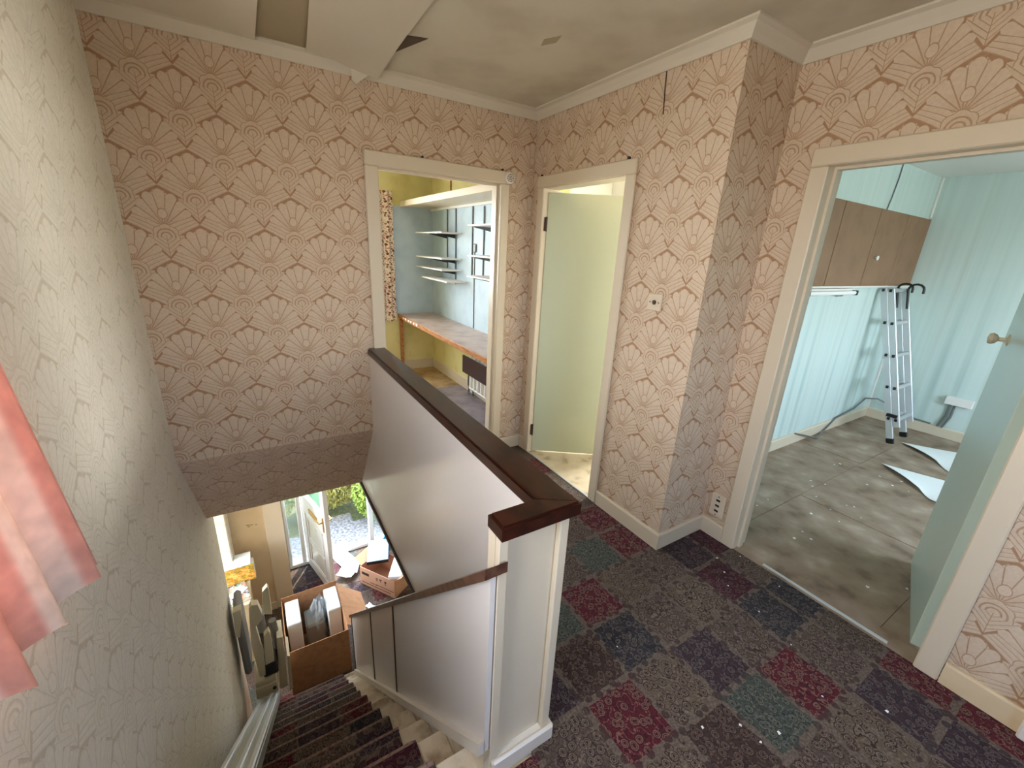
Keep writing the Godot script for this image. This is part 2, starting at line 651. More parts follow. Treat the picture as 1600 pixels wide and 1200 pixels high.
func make_materials() -> void:
	make_wallpaper()
	make_carpet()
	M.carpet_lit_worn = tri_mat(ramp_tex(noise_image(256, 0.10, 30, 3), [rgb8(84, 62, 54), rgb8(134, 112, 98), rgb8(150, 118, 108)]), Vector3.ONE * 1.6, 1.0)  # paler tan: nosing wear with the lit edge painted in
	M.gloss_white = flat(rgb8(226, 218, 206), 0.32)
	M.panel_white = flat(rgb8(222, 216, 210), 0.22)
	M.cream = flat(rgb8(214, 200, 176), 0.38)
	M.cream_old = tri_mat(ramp_tex(noise_image(256, 0.02, 31, 5), [rgb8(150, 128, 100), rgb8(204, 188, 160), rgb8(214, 200, 174), rgb8(218, 206, 182)]), Vector3.ONE * 1.1, 0.45)
	M.ceiling = tri_mat(ramp_tex(noise_image(256, 0.012, 41, 5), [rgb8(186, 176, 156), rgb8(206, 198, 180), rgb8(212, 205, 188)]), Vector3.ONE * 0.5, 0.9)
	M.lining = flat(rgb8(212, 203, 186), 0.85)
	M.plaster_dark = flat(rgb8(168, 154, 126), 0.95)
	M.mahogany = tri_mat(ramp_tex(noise_image(256, 0.02, 51, 4), [rgb8(26, 9, 5), rgb8(52, 20, 11), rgb8(64, 26, 14)]), Vector3(3, 3, 1.2), 0.28)
	M.rail_brown = tri_mat(ramp_tex(noise_image(256, 0.03, 52, 4), [rgb8(48, 28, 20), rgb8(84, 54, 40), rgb8(112, 80, 62)]), Vector3(3, 3, 1.2), 0.35)
	M.dark = flat(rgb8(24, 22, 22), 0.6)
	M.black_metal = flat(rgb8(16, 16, 18), 0.4)
	M.brown_strip = flat(rgb8(72, 54, 40), 0.5)
	M.green_door = flat(rgb8(192, 198, 170), 0.3)
	M.aqua_door = flat(rgb8(192, 210, 198), 0.22)
	M.yellow = tri_mat(ramp_tex(noise_image(256, 0.015, 61, 4), [rgb8(208, 196, 128), rgb8(224, 214, 152), rgb8(228, 220, 162)]), Vector3.ONE * 0.6, 0.8)
	M.blue = tri_mat(ramp_tex(noise_image(256, 0.02, 62, 4), [rgb8(172, 192, 204), rgb8(186, 204, 214), rgb8(192, 209, 217)]), Vector3.ONE * 0.7, 0.55)
	M.white = flat(rgb8(232, 230, 224), 0.5)
	M.upvc = flat(rgb8(236, 238, 238), 0.3)
	M.laminate = tri_mat(ramp_tex(noise_image(256, 0.02, 63, 5), [rgb8(150, 124, 110), rgb8(184, 158, 142), rgb8(198, 176, 160)]), Vector3.ONE * 0.9, 0.3)
	M.wood_edge = tri_mat(ramp_tex(noise_image(256, 0.03, 64, 4), [rgb8(128, 76, 36), rgb8(176, 116, 62), rgb8(192, 136, 82)]), Vector3(4, 4, 1), 0.5)
	M.purple_brown = flat(rgb8(58, 36, 42), 0.4)
	M.tan_board = tri_mat(ramp_tex(noise_image(256, 0.02, 65, 5), [rgb8(128, 100, 66), rgb8(176, 146, 102), rgb8(190, 162, 118)]), Vector3.ONE * 0.8, 0.8)
	M.lino = tri_mat(ramp_tex(noise_image(256, 0.02, 66, 5), [rgb8(108, 96, 100), rgb8(136, 124, 128), rgb8(152, 140, 142)]), Vector3.ONE * 0.8, 0.5)
	M.hardboard = tri_mat(ramp_tex(noise_image(512, 0.012, 67, 6), [rgb8(106, 86, 68), rgb8(142, 121, 100), rgb8(155, 135, 115), rgb8(180, 161, 141)]), Vector3.ONE * 0.6, 0.75)
	M.brown_panel = tri_mat(ramp_tex(noise_image(256, 0.02, 68, 4), [rgb8(128, 96, 70), rgb8(140, 106, 78), rgb8(146, 112, 84)]), Vector3.ONE * 0.8, 0.55)
	var st_im := noise_image(256, 0.03, 69, 4)
	st_im.resize(256, 8)
	M.streak = tri_mat(ramp_tex(st_im, [rgb8(172, 194, 188), rgb8(198, 216, 211), rgb8(206, 222, 217), rgb8(188, 203, 194)]), Vector3(0.8, 0.12, 0.8), 0.5)
	M.aluminium = flat(rgb8(206, 210, 212), 0.38, 0.55)
	M.grey_steel = flat(rgb8(120, 124, 126), 0.45, 0.4)
	M.paper = flat(rgb8(240, 242, 240), 0.7)
	M.foam = flat(rgb8(236, 244, 248), 0.85)
	M.card = tri_mat(ramp_tex(noise_image(256, 0.03, 70, 3), [rgb8(176, 128, 90), rgb8(192, 142, 102), rgb8(198, 150, 110)]), Vector3.ONE * 1.5, 0.85)
	M.card_pink = flat(rgb8(214, 168, 140), 0.85)
	M.chair_cream = flat(rgb8(212, 200, 166), 0.45)
	M.chair_grey = flat(rgb8(140, 138, 134), 0.9)
	M.rail_grey = flat(rgb8(168, 170, 160), 0.4, 0.3)
	M.beige = tri_mat(ramp_tex(noise_image(256, 0.015, 71, 4), [rgb8(206, 180, 140), rgb8(218, 196, 160), rgb8(222, 202, 168)]), Vector3.ONE * 0.6, 0.8)
	M.ink = flat(rgb8(52, 40, 38), 0.8)
	M.brass = flat(rgb8(190, 150, 70), 0.35, 0.6)
	M.gravel = tri_mat(ramp_tex(noise_image(256, 0.12, 72, 3), [rgb8(84, 78, 75), rgb8(140, 134, 130), rgb8(176, 170, 166)]), Vector3.ONE * 0.6, 1.0)
	M.grass = tri_mat(ramp_tex(noise_image(256, 0.08, 73, 4), [rgb8(74, 76, 44), rgb8(120, 122, 78)]), Vector3.ONE * 0.7, 1.0)
	M.brick_outer = flat(rgb8(168, 120, 96), 0.9)
	var g := flat(Color(0.86, 0.95, 0.92, 0.12), 0.04)
	g.transparency = BaseMaterial3D.TRANSPARENCY_ALPHA
	M.glass = g
	var fg := flat(Color(0.62, 0.88, 0.80, 0.6), 0.35)
	fg.transparency = BaseMaterial3D.TRANSPARENCY_ALPHA
	M.green_glass = fg
	var pg := flat(Color(0.80, 0.86, 0.90, 0.42), 0.10)
	pg.transparency = BaseMaterial3D.TRANSPARENCY_ALPHA
	M.film = pg
	# pink curtain: soft vertical bands woven in
	var w := 256
	var d := PackedByteArray()
	d.resize(w * w * 3)
	var nz := noise_image(w, 0.08, 81, 3)
	nz.convert(Image.FORMAT_L8)
	var nd := nz.get_data()
	for y in w:
		for x in w:
			var s := 0.5 + 0.5 * sin(x / 256.0 * TAU * 6.0 + 0.8)
			var c := rgb8(234, 216, 202).lerp(rgb8(216, 160, 146), smoothstep(0.45, 0.75, s))
			var k := 0.92 + nd[y * w + x] / 255.0 * 0.16
			var i := (y * w + x) * 3
			d[i] = int(clampf(c.r * k, 0, 1) * 255)
			d[i + 1] = int(clampf(c.g * k, 0, 1) * 255)
			d[i + 2] = int(clampf(c.b * k, 0, 1) * 255)
	var pc := StandardMaterial3D.new()
	pc.albedo_texture = tex_of(w, w, d)
	pc.roughness = 0.95
	pc.backlight_enabled = true
	pc.backlight = Color(0.27, 0.19, 0.165)
	pc.cull_mode = BaseMaterial3D.CULL_DISABLED
	M.pink_curtain = pc
	# floral curtain
	var fl := noise_image(256, 0.05, 82, 3)
	var fm := StandardMaterial3D.new()
	fm.albedo_texture = ramp_tex(fl, [rgb8(60, 60, 40), rgb8(120, 60, 40), rgb8(236, 226, 204), rgb8(240, 232, 212), rgb8(196, 110, 80), rgb8(90, 90, 60)])
	fm.uv1_scale = Vector3(0.5, 2.6, 1.0)
	fm.roughness = 0.95
	fm.cull_mode = BaseMaterial3D.CULL_DISABLED
	M.floral = fm
	# fruit print on a carton
	var fr := FastNoiseLite.new()
	fr.noise_type = FastNoiseLite.TYPE_CELLULAR
	fr.frequency = 0.06
	fr.seed = 4
	fr.cellular_return_type = FastNoiseLite.RETURN_CELL_VALUE
	M.fruit = flat(Color.WHITE, 0.6)
	M.fruit.albedo_texture = ramp_tex(fr.get_seamless_image(128, 128), [rgb8(150, 60, 30), rgb8(236, 190, 60), rgb8(120, 120, 40), rgb8(226, 140, 50), rgb8(236, 206, 110), rgb8(190, 90, 40)])
	fr.seed = 9
	fr.frequency = 0.03
	M.magazine = flat(Color.WHITE, 0.4)
	M.magazine.albedo_texture = ramp_tex(fr.get_seamless_image(128, 128), [rgb8(70, 110, 180), rgb8(232, 232, 236), rgb8(60, 56, 66), rgb8(120, 190, 150), rgb8(230, 130, 100), rgb8(240, 240, 240), rgb8(130, 150, 210)])
	M.blue_card = flat(rgb8(150, 176, 210), 0.5)
	M.blue_bag = flat(rgb8(40, 150, 210), 0.35)

# ------------------------------------------------------------------ landing shell
func landing_shell() -> void:
	# walls of the landing, each with its openings left out
	var a := mb()
	box(a, Vector3(-2.36, 0.37, -0.1), Vector3(-1.107, CEIL, 0))
	box(a, Vector3(PX, HC, -0.1), Vector3(-1.107, 0.4, 0))
	box(a, Vector3(-1.107, 2.015, -0.1), Vector3(-0.25, CEIL, 0))
	box(a, Vector3(-0.25, HC, -0.1), Vector3(0.1, CEIL, 0))
	struct("wall_back", a, M.paper_pink, "pink fan-patterned papered wall above the stairwell, with the study doorway", "wall")
	var s := mb()
	prism(s, PackedVector2Array([Vector2(-0.002, 0.369), Vector2(-0.527, HC), Vector2(-0.64, HC), Vector2(-0.64, 0.0), Vector2(-0.1, 0.40), Vector2(-0.02, 0.40)]), Vector3(XL - 0.1, 0, 0), Vector3(0, 0, 1), Vector3(0, 1, 0), Vector3(PX - XL + 0.1, 0, 0))
	struct("wall_stairwell", s, M.paper_mid, "sloping papered bulkhead at the foot of the stairwell wall", "wall")
	var l := mb()
	box(l, Vector3(XL - 0.1, HALL, -0.84), Vector3(XL, CEIL, 1.5))
	box(l, Vector3(XL - 0.1, HALL, 1.5), Vector3(XL, 0.95, 2.46))
	box(l, Vector3(XL - 0.1, 2.1, 1.5), Vector3(XL, CEIL, 2.46))
	box(l, Vector3(XL - 0.1, HALL, 2.46), Vector3(XL, CEIL, 4.3))
	struct("wall_left", l, M.paper_white_sheen, "embossed papered wall running down beside the stairs, its sheen painted in as white", "wall")
	var b := mb()
	box(b, Vector3(0, HC, 0), Vector3(0.1, CEIL, 0.132))
	box(b, Vector3(0, 2.005, 0.132), Vector3(0.1, CEIL, 0.918))
	box(b, Vector3(0, HC, 0.918), Vector3(0.1, CEIL, 1.47))
	box(b, Vector3(0.1, HC, 1.37), Vector3(XD, CEIL, 1.47))
	struct("wall_right", b, M.paper_pink, "pink fan-patterned papered wall and projecting corner beside the green door", "wall")
	var d := mb()
	box(d, Vector3(XD, HC, 1.37), Vector3(XD + 0.1, CEIL, 1.671))
	box(d, Vector3(XD, 2.01, 1.671), Vector3(XD + 0.1, CEIL, 2.516))
	box(d, Vector3(XD, HC, 2.516), Vector3(XD + 0.1, CEIL, 4.3))
	struct("wall_right", d, M.paper_pink, "pink fan-patterned papered wall around the doorway to the blue room", "wall")
	var n := mb()
	box(n, Vector3(XL - 0.1, HALL, 4.2), Vector3(XD + 0.1, 1.0, 4.3))
	box(n, Vector3(XL - 0.1, 2.2, 4.2), Vector3(XD + 0.1, CEIL, 4.3))
	box(n, Vector3(XL - 0.1, 1.0, 4.2), Vector3(-1.45, 2.2, 4.3))
	box(n, Vector3(-0.35, 1.0, 4.2), Vector3(XD + 0.1, 2.2, 4.3))
	struct("wall_front", n, M.paper_pink, "papered wall behind the viewer", "wall")
	var c := mb()
	box(c, Vector3(XL - 0.1, CEIL, -0.1), Vector3(XD + 0.1, CEIL + 0.1, 4.3))
	struct("ceiling", c, M.ceiling, "stained off-white landing ceiling with lining paper coming away", "ceiling")
	var w2 := thing("window", "added unseen window behind the viewer for fill light", "window", Vector3.ZERO, 0, "", "structure")  # window put in for its fill light
	var f2 := mb()
	for y in [[1.0, 1.05], [2.15, 2.2]]:
		box(f2, Vector3(-1.45, y[0], 4.22), Vector3(-0.35, y[1], 4.28), 0.006)
	for x in [[-1.45, -1.4], [-0.4, -0.35]]:
		box(f2, Vector3(x[0], 1.05, 4.22), Vector3(x[1], 2.15, 4.28), 0.006)
	obj("window_frame", f2, M.gloss_white, w2)
	var g2 := mb()
	box(g2, Vector3(-1.4, 1.05, 4.247), Vector3(-0.4, 2.15, 4.253))
	obj("pane", g2, M.glass, w2)
	# landing floor, carpeted, in two pieces round the stairwell
	var f := mb()
	box(f, Vector3(-1.187, HC, 0), Vector3(0.0, 0, 1.40))
	box(f, Vector3(-1.187, HC, 1.40), Vector3(XD, 0, 4.2))
	box(f, Vector3(XL, HC, 1.97), Vector3(-1.187, 0, 4.2))
	struct("floor", f, M.carpet, "landing floor under a worn patchwork-pattern carpet in maroon, green and tan", "floor")
	var e := mb()
	box(e, Vector3(XL, HC, 1.83), Vector3(-1.187, -0.012, 1.97), 0.004)
	struct("trim", e, M.cream_old, "scuffed cream painted nosing at the top of the stairs", "nosing")
	# landing window behind the pink curtain
	var w := thing("window", "landing window behind the pink curtain", "window", Vector3.ZERO, 0, "", "structure")
	var fr := mb()
	for y in [[0.95, 1.0], [2.05, 2.1]]:
		box(fr, Vector3(XL - 0.09, y[0], 1.5), Vector3(XL - 0.03, y[1], 2.46), 0.006)
	for z in [[1.5, 1.55], [1.955, 2.005], [2.41, 2.46]]:
		box(fr, Vector3(XL - 0.09, 1.0, z[0]), Vector3(XL - 0.03, 2.05, z[1]), 0.006)
	obj("window_frame", fr, M.gloss_white, w)
	for z in [[1.55, 1.955], [2.005, 2.41]]:
		var g := mb()
		box(g, Vector3(XL - 0.064, 1.0, z[0]), Vector3(XL - 0.058, 2.05, z[1]))
		obj("pane", g, M.glass, w)
	var si := mb()
	box(si, Vector3(XL - 0.03, 0.93, 1.46), Vector3(XL + 0.012, 0.955, 2.50), 0.006)
	obj("window_sill", si, M.gloss_white, w)

func cornices_and_skirtings() -> void:
	var st := mb()
	var prof := [Vector2(0, 2.415), Vector2(0.010, 2.415), Vector2(0.022, 2.432), Vector2(0.042, 2.455), Vector2(0.062, 2.462), Vector2(0.062, 2.47), Vector2(0, 2.47)]
	sweep(st, [Vector2(XL, 0), Vector2(0, 0), Vector2(0, 1.47), Vector2(XD, 1.47), Vector2(XD, 4.2)], [Vector2(0, 1), Vector2(-1, 0), Vector2(0, 1), Vector2(-1, 0)], prof)
	struct("trim", st, M.lining, "off-white coved cornice running round the landing ceiling", "cornice")
	var sk := [Vector2(0, 0), Vector2(0.015, 0), Vector2(0.015, 0.09), Vector2(0.010, 0.099), Vector2(0, 0.099)]
	var s1 := mb()
	sweep(s1, [Vector2(-0.2, 0), Vector2(0, 0), Vector2(0, 0.08)], [Vector2(0, 1), Vector2(-1, 0)], sk)
	struct("baseboard_back", s1, M.cream, "short cream skirting board in the corner between the two doors", "skirting")
	var s2 := mb()
	sweep(s2, [Vector2(0, 0.972), Vector2(0, 1.47), Vector2(XD, 1.47), Vector2(XD, 1.62)], [Vector2(-1, 0), Vector2(0, 1), Vector2(-1, 0)], sk)
	struct("baseboard_right", s2, M.cream, "cream skirting board round the projecting papered corner", "skirting")
	var s3 := mb()
	sweep(s3, [Vector2(XD, 2.575), Vector2(XD, 2.79)], [Vector2(-1, 0)], sk)
	struct("baseboard_right", s3, M.beige, "grubby skirting board right of the blue room doorway", "skirting")
	var s4 := mb()
	box(s4, Vector3(XD - 0.045, 0, 2.79), Vector3(XD, 2.07, 2.87), 0.006)
	struct("trim", s4, M.gloss_white, "white door casing at the lower right edge of the photo", "casing")

# ------------------------------------------------------------------ rooms
func room_one() -> void:
	var f := mb()
	box(f, Vector3(-2.9, HC, -2.85), Vector3(-2.36, 0, -0.1))
	box(f, Vector3(-2.36, HC, -2.85), Vector3(0.33, 0, -0.64))
	box(f, Vector3(PX, HC, -0.64), Vector3(0.33, 0, -0.0))
	struct("floor", f, M.tan_board, "bare tan boarded floor of the study", "floor")
	for part in [["wall_back", -0.1, 0.735, M.yellow, "lower part of the study walls, painted yellow"], ["wall_back", 0.735, 2.0, M.blue, "middle part of the study walls, painted pale blue"], ["wall_back", 2.0, 2.47, M.yellow, "upper part of the study walls, painted mustard yellow"]]:
		var st := mb()
		var y0: float = part[1]
		var y1: float = part[2]
		box(st, Vector3(0.231, y0, -2.85), Vector3(0.33, y1, 0.0))
		box(st, Vector3(-0.3, y0, -2.85), Vector3(0.231, y1, -2.55))
		struct(part[0], st, part[3], part[4], "wall")
	var o := mb()
	box(o, Vector3(-3.0, -0.1, -2.85), Vector3(-1.9, CEIL, -2.55))
	box(o, Vector3(-1.9, -0.1, -2.85), Vector3(-0.3, 0.9, -2.55))
	box(o, Vector3(-1.9, 2.15, -2.85), Vector3(-0.3, CEIL, -2.55))
	box(o, Vector3(-0.45, 0.9, -2.85), Vector3(-0.3, 2.15, -2.55))
	box(o, Vector3(-3.0, -0.1, -2.55), Vector3(-2.9, CEIL, 0))
	box(o, Vector3(-2.9, -0.1, -0.12), Vector3(-2.36, CEIL, 0))
	struct("wall_left", o, M.yellow, "yellow painted study walls round the window", "wall")
	var c := mb()
	box(c, Vector3(-3.0, CEIL, -2.85), Vector3(0.33, CEIL + 0.1, -0.1))
	struct("ceiling", c, M.ceiling, "ceiling of the study", "ceiling")
	var sk := mb()
	sweep(sk, [Vector2(-0.6, -2.55), Vector2(0.231, -2.55), Vector2(0.231, -0.12)], [Vector2(0, 1), Vector2(-1, 0)], [Vector2(0, 0), Vector2(0.016, 0), Vector2(0.016, 0.115), Vector2(0.008, 0.125), Vector2(0, 0.125)])
	struct("baseboard_left", sk, M.cream, "cream skirting board under the study worktop", "skirting")
	var w := thing("window", "study window behind the floral curtain", "window", Vector3.ZERO, 0, "", "structure")
	var fr := mb()
	for y in [[0.9, 0.96], [2.09, 2.15]]:
		box(fr, Vector3(-1.9, y[0], -2.76), Vector3(-0.45, y[1], -2.70), 0.006)
	for x in [[-1.9, -1.84], [-1.2, -1.14], [-0.51, -0.45]]:
		box(fr, Vector3(x[0], 0.96, -2.76), Vector3(x[1], 2.09, -2.70), 0.006)
	obj("window_frame", fr, M.gloss_white, w)
	for x in [[-1.84, -1.2], [-1.14, -0.51]]:
		var g := mb()
		box(g, Vector3(x[0], 0.96, -2.733), Vector3(x[1], 2.09, -2.727))
		obj("pane", g, M.glass, w)

func room_two() -> void:
	var f := mb()
	box(f, Vector3(0.0, HC, 0.132), Vector3(0.1, -0.006, 0.918))
	box(f, Vector3(0.1, HC, 0.0), Vector3(2.5, -0.006, 1.08))
	struct("floor", f, M.cream_old, "pale worn floor of the small room behind the green door", "floor")
	var st := mb()
	box(st, Vector3(0.33, -0.1, -0.1), Vector3(2.5, CEIL, 0.0))
	box(st, Vector3(0.1, -0.1, 1.0), Vector3(0.5, CEIL, 1.08))
	box(st, Vector3(0.5, -0.1, 0.98), Vector3(2.5, CEIL, 1.06))
	box(st, Vector3(2.4, -0.1, 0.0), Vector3(2.5, 0.95, 1.0))
	box(st, Vector3(2.4, 2.1, 0.0), Vector3(2.5, CEIL, 1.0))
	box(st, Vector3(2.4, 0.95, 0.0), Vector3(2.5, 2.1, 0.17))
	box(st, Vector3(2.4, 0.95, 0.87), Vector3(2.5, 2.1, 1.0))
	struct("wall_right", st, M.white, "white walls of the small room behind the green door", "wall")
	var c := mb()
	box(c, Vector3(0.1, CEIL, -0.1), Vector3(2.5, CEIL + 0.1, 1.0))
	struct("ceiling", c, M.white, "ceiling of the small room behind the green door", "ceiling")
	var w := thing("window", "window of the small room behind the green door", "window", Vector3.ZERO, 0, "", "structure")
	var fr := mb()
	for y in [[0.95, 1.0], [2.05, 2.1]]:
		box(fr, Vector3(2.42, y[0], 0.17), Vector3(2.48, y[1], 0.87), 0.006)
	for z in [[0.17, 0.22], [0.82, 0.87]]:
		box(fr, Vector3(2.42, 1.0, z[0]), Vector3(2.48, 2.05, z[1]), 0.006)
	obj("window_frame", fr, M.upvc, w)
	var g := mb()
	box(g, Vector3(2.447, 1.0, 0.22), Vector3(2.453, 2.05, 0.82))
	obj("pane", g, M.glass, w)
	# white wall cupboard high on the wall, seen over the top of the door
	var cu := thing("wall_cupboard", "white wall cupboard showing over the top of the green door", "cupboard")
	var bd := mb()
	box(bd, Vector3(0.75, 1.55, 0.0), Vector3(1.9, 2.40, 0.25), 0.004)
	obj("body", bd, M.white, cu)
	for x in [[0.755, 1.32], [1.33, 1.895]]:
		var dr := mb()
		box(dr, Vector3(x[0], 1.56, 0.25), Vector3(x[1], 2.30, 0.268), 0.004)
		obj("door", dr, M.white, cu)

func room_three() -> void:
	var f := thing("floor", "bare dirty hardboard floor of the blue room", "floor", Vector3.ZERO, 0, "", "structure")
	var sub := mb()
	box(sub, Vector3(0.40, HC, 1.671), Vector3(0.5, -0.004, 2.516))
	box(sub, Vector3(0.5, HC, 1.06), Vector3(4.02, -0.004, 4.3))
	obj("subfloor", sub, M.brown_strip, f)
	var xs := [0.405, 1.405, 2.42, 3.2, 3.92]
	var zs := [1.08, 1.585, 2.35, 3.2, 4.2]
	for i in 4:
		for j in 4:
			var p := mb()
			var lift := (0.002 if (i + j) % 2 == 0 else 0.0)
			var x0: float = xs[i]
			var z0: float = zs[j]
			var z1: float = zs[j + 1]
			if i == 0:
				x0 = 0.5
			box(p, Vector3(x0 + 0.0012, -0.006, z0 + 0.0012), Vector3(xs[i + 1] - 0.0012, lift, z1 - 0.0012), 0.0008)
			obj("hardboard_sheet", p, M.hardboard, f)
	var th := mb()
	box(th, Vector3(0.40, -0.006, 1.691), Vector3(0.5, 0.001, 2.496))
	obj("hardboard_sheet", th, M.hardboard, f)
	var st := mb()
	box(st, Vector3(0.5, -0.1, 1.06), Vector3(4.02, 2.5, 1.08))
	box(st, Vector3(3.92, -0.1, 1.08), Vector3(4.02, 2.5, 4.3))
	box(st, Vector3(0.5, -0.1, 4.2), Vector3(1.3, 2.5, 4.3))
	box(st, Vector3(3.1, -0.1, 4.2), Vector3(3.92, 2.5, 4.3))
	box(st, Vector3(1.3, -0.1, 4.2), Vector3(3.1, 0.8, 4.3))
	box(st, Vector3(1.3, 2.1, 4.2), Vector3(3.1, 2.5, 4.3))
	struct("wall_right", st, M.streak, "pale aqua streaky papered walls of the blue room", "wall")
	var li := mb()
	box(li, Vector3(0.5, -0.1, 1.08), Vector3(0.505, 2.5, 1.671))
	box(li, Vector3(0.5, -0.1, 2.516), Vector3(0.505, 2.5, 4.2))
	box(li, Vector3(0.5, 2.01, 1.671), Vector3(0.505, 2.5, 2.516))
	struct("wall_left", li, M.streak, "aqua papered inner face of the wall beside the blue room door", "wall")
	var c := mb()
	box(c, Vector3(0.5, 2.42, 1.06), Vector3(4.02, 2.52, 4.3))
	struct("ceiling", c, M.white, "white ceiling of the blue room", "ceiling")
	var sk := mb()
	sweep(sk, [Vector2(0.52, 1.08), Vector2(3.92, 1.08), Vector2(3.92, 4.2)], [Vector2(0, 1), Vector2(-1, 0)], [Vector2(0, 0), Vector2(0.018, 0), Vector2(0.018, 0.09), Vector2(0.010, 0.1), Vector2(0, 0.1)])
	struct("baseboard_right", sk, M.cream, "dusty cream skirting board round the blue room", "skirting")
	var be := mb()
	box(be, Vector3(3.905, 2.06, 1.08), Vector3(3.92, 2.42, 1.1), 0.004)
	box(be, Vector3(3.905, 0.1, 1.08), Vector3(3.92, 0.85, 1.1), 0.004)
	struct("trim", be, M.white, "white strip of paper peeling in the corner of the blue room", "strip")
	var w := thing("window", "wide window lighting the blue room", "window", Vector3.ZERO, 0, "", "structure")
	var fr := mb()
	for y in [[0.8, 0.86], [2.04, 2.1]]:
		box(fr, Vector3(1.3, y[0], 4.22), Vector3(3.1, y[1], 4.28), 0.006)
	for x in [[1.3, 1.36], [2.17, 2.23], [3.04, 3.1]]:
		box(fr, Vector3(x[0], 0.86, 4.22), Vector3(x[1], 2.04, 4.28), 0.006)
	obj("window_frame", fr, M.upvc, w)
	for x in [[1.36, 2.17], [2.23, 3.04]]:
		var g := mb()
		box(g, Vector3(x[0], 0.86, 4.247), Vector3(x[1], 2.04, 4.253))
		obj("pane", g, M.glass, w)

func hall() -> void:
	var f := mb()
	box(f, Vector3(-3.3, HALL - 0.15, -2.85), Vector3(0.5, HALL, 2.3))
	struct("floor", f, M.carpet, "ground floor hall floor under the same patchwork carpet", "floor")
	var c := mb()
	box(c, Vector3(-3.3, HC - 0.004, -2.85), Vector3(0.33, HC, -0.6))
	box(c, Vector3(-1.187, HC - 0.004, -0.6), Vector3(0.5, HC, 2.3))
	struct("ceiling", c, M.white, "ceiling of the ground floor hall", "ceiling")
	var wb := mb()
	box(wb, Vector3(-3.4, HALL, -2.85), Vector3(-1.98, HC, -2.12))
	struct("wall_hall", wb, M.beige, "beige hall wall with scuff marks behind the shelf", "wall")
	var p := mb()
	box(p, Vector3(-1.98, HALL, -2.85), Vector3(-1.80, HC, -2.105), 0.004)
	struct("trim", p, M.cream, "cream boxed pier beside the front door sidelight", "pier")
	var wn := mb()
	box(wn, Vector3(-3.4, HALL, -2.12), Vector3(-2.305, HC, -1.9), 0.012)
	struct("wall_hall", wn, M.paper_white_sheen, "white papered return in the hall above the shelf of magazines", "wall")
	var wl := mb()
	box(wl, Vector3(-3.4, HALL, -1.9), Vector3(-3.3, -1.85, -0.84))
	box(wl, Vector3(-3.4, -0.65, -1.9), Vector3(-3.3, HC, -0.84))
	box(wl, Vector3(-3.4, -1.85, -1.9), Vector3(-3.3, -0.65, -1.83))
	box(wl, Vector3(-3.4, -1.85, -0.93), Vector3(-3.3, -0.65, -0.84))
	box(wl, Vector3(-3.4, HALL, -0.84), Vector3(-2.36, HC, -0.74))
	box(wl, Vector3(0.4, HALL, -2.75), Vector3(0.5, HC, 2.3))
	box(wl, Vector3(-1.3, HALL, 1.9), Vector3(0.5, HC, 2.0))
	box(wl, Vector3(XL, HALL, 1.95), Vector3(-1.3, HC, 2.05))
	box(wl, Vector3(-0.3, HALL, -2.85), Vector3(0.5, HC, -2.75))
	box(wl, Vector3(-1.8, -0.58, -2.85), Vector3(-0.3, HC, -2.75))
	struct("wall_hall", wl, M.beige, "beige plastered walls of the ground floor hall", "wall")
	var w := thing("window", "side window of the ground floor hall", "window", Vector3.ZERO, 0, "", "structure")
	var fr := mb()
	for y in [[-1.85, -1.8], [-0.7, -0.65]]:
		box(fr, Vector3(-3.38, y[0], -1.83), Vector3(-3.32, y[1], -0.93), 0.006)
	for z in [[-1.83, -1.78], [-0.98, -0.93]]:
		box(fr, Vector3(-3.38, -1.8, z[0]), Vector3(-3.32, -0.7, z[1]), 0.006)
	obj("window_frame", fr, M.upvc, w)
	var g := mb()
	box(g, Vector3(-3.353, -1.8, -1.78), Vector3(-3.347, -0.7, -0.98))
	obj("pane", g, M.glass, w)
	var sk := mb()
	sweep(sk, [Vector2(-2.3, -2.12), Vector2(-1.985, -2.12)], [Vector2(0, 1)], [Vector2(0, HALL), Vector2(0.016, HALL), Vector2(0.016, HALL + 0.1), Vector2(0, HALL + 0.1)])
	struct("baseboard_hall", sk, M.cream, "cream skirting board behind the stairlift in the hall", "skirting")

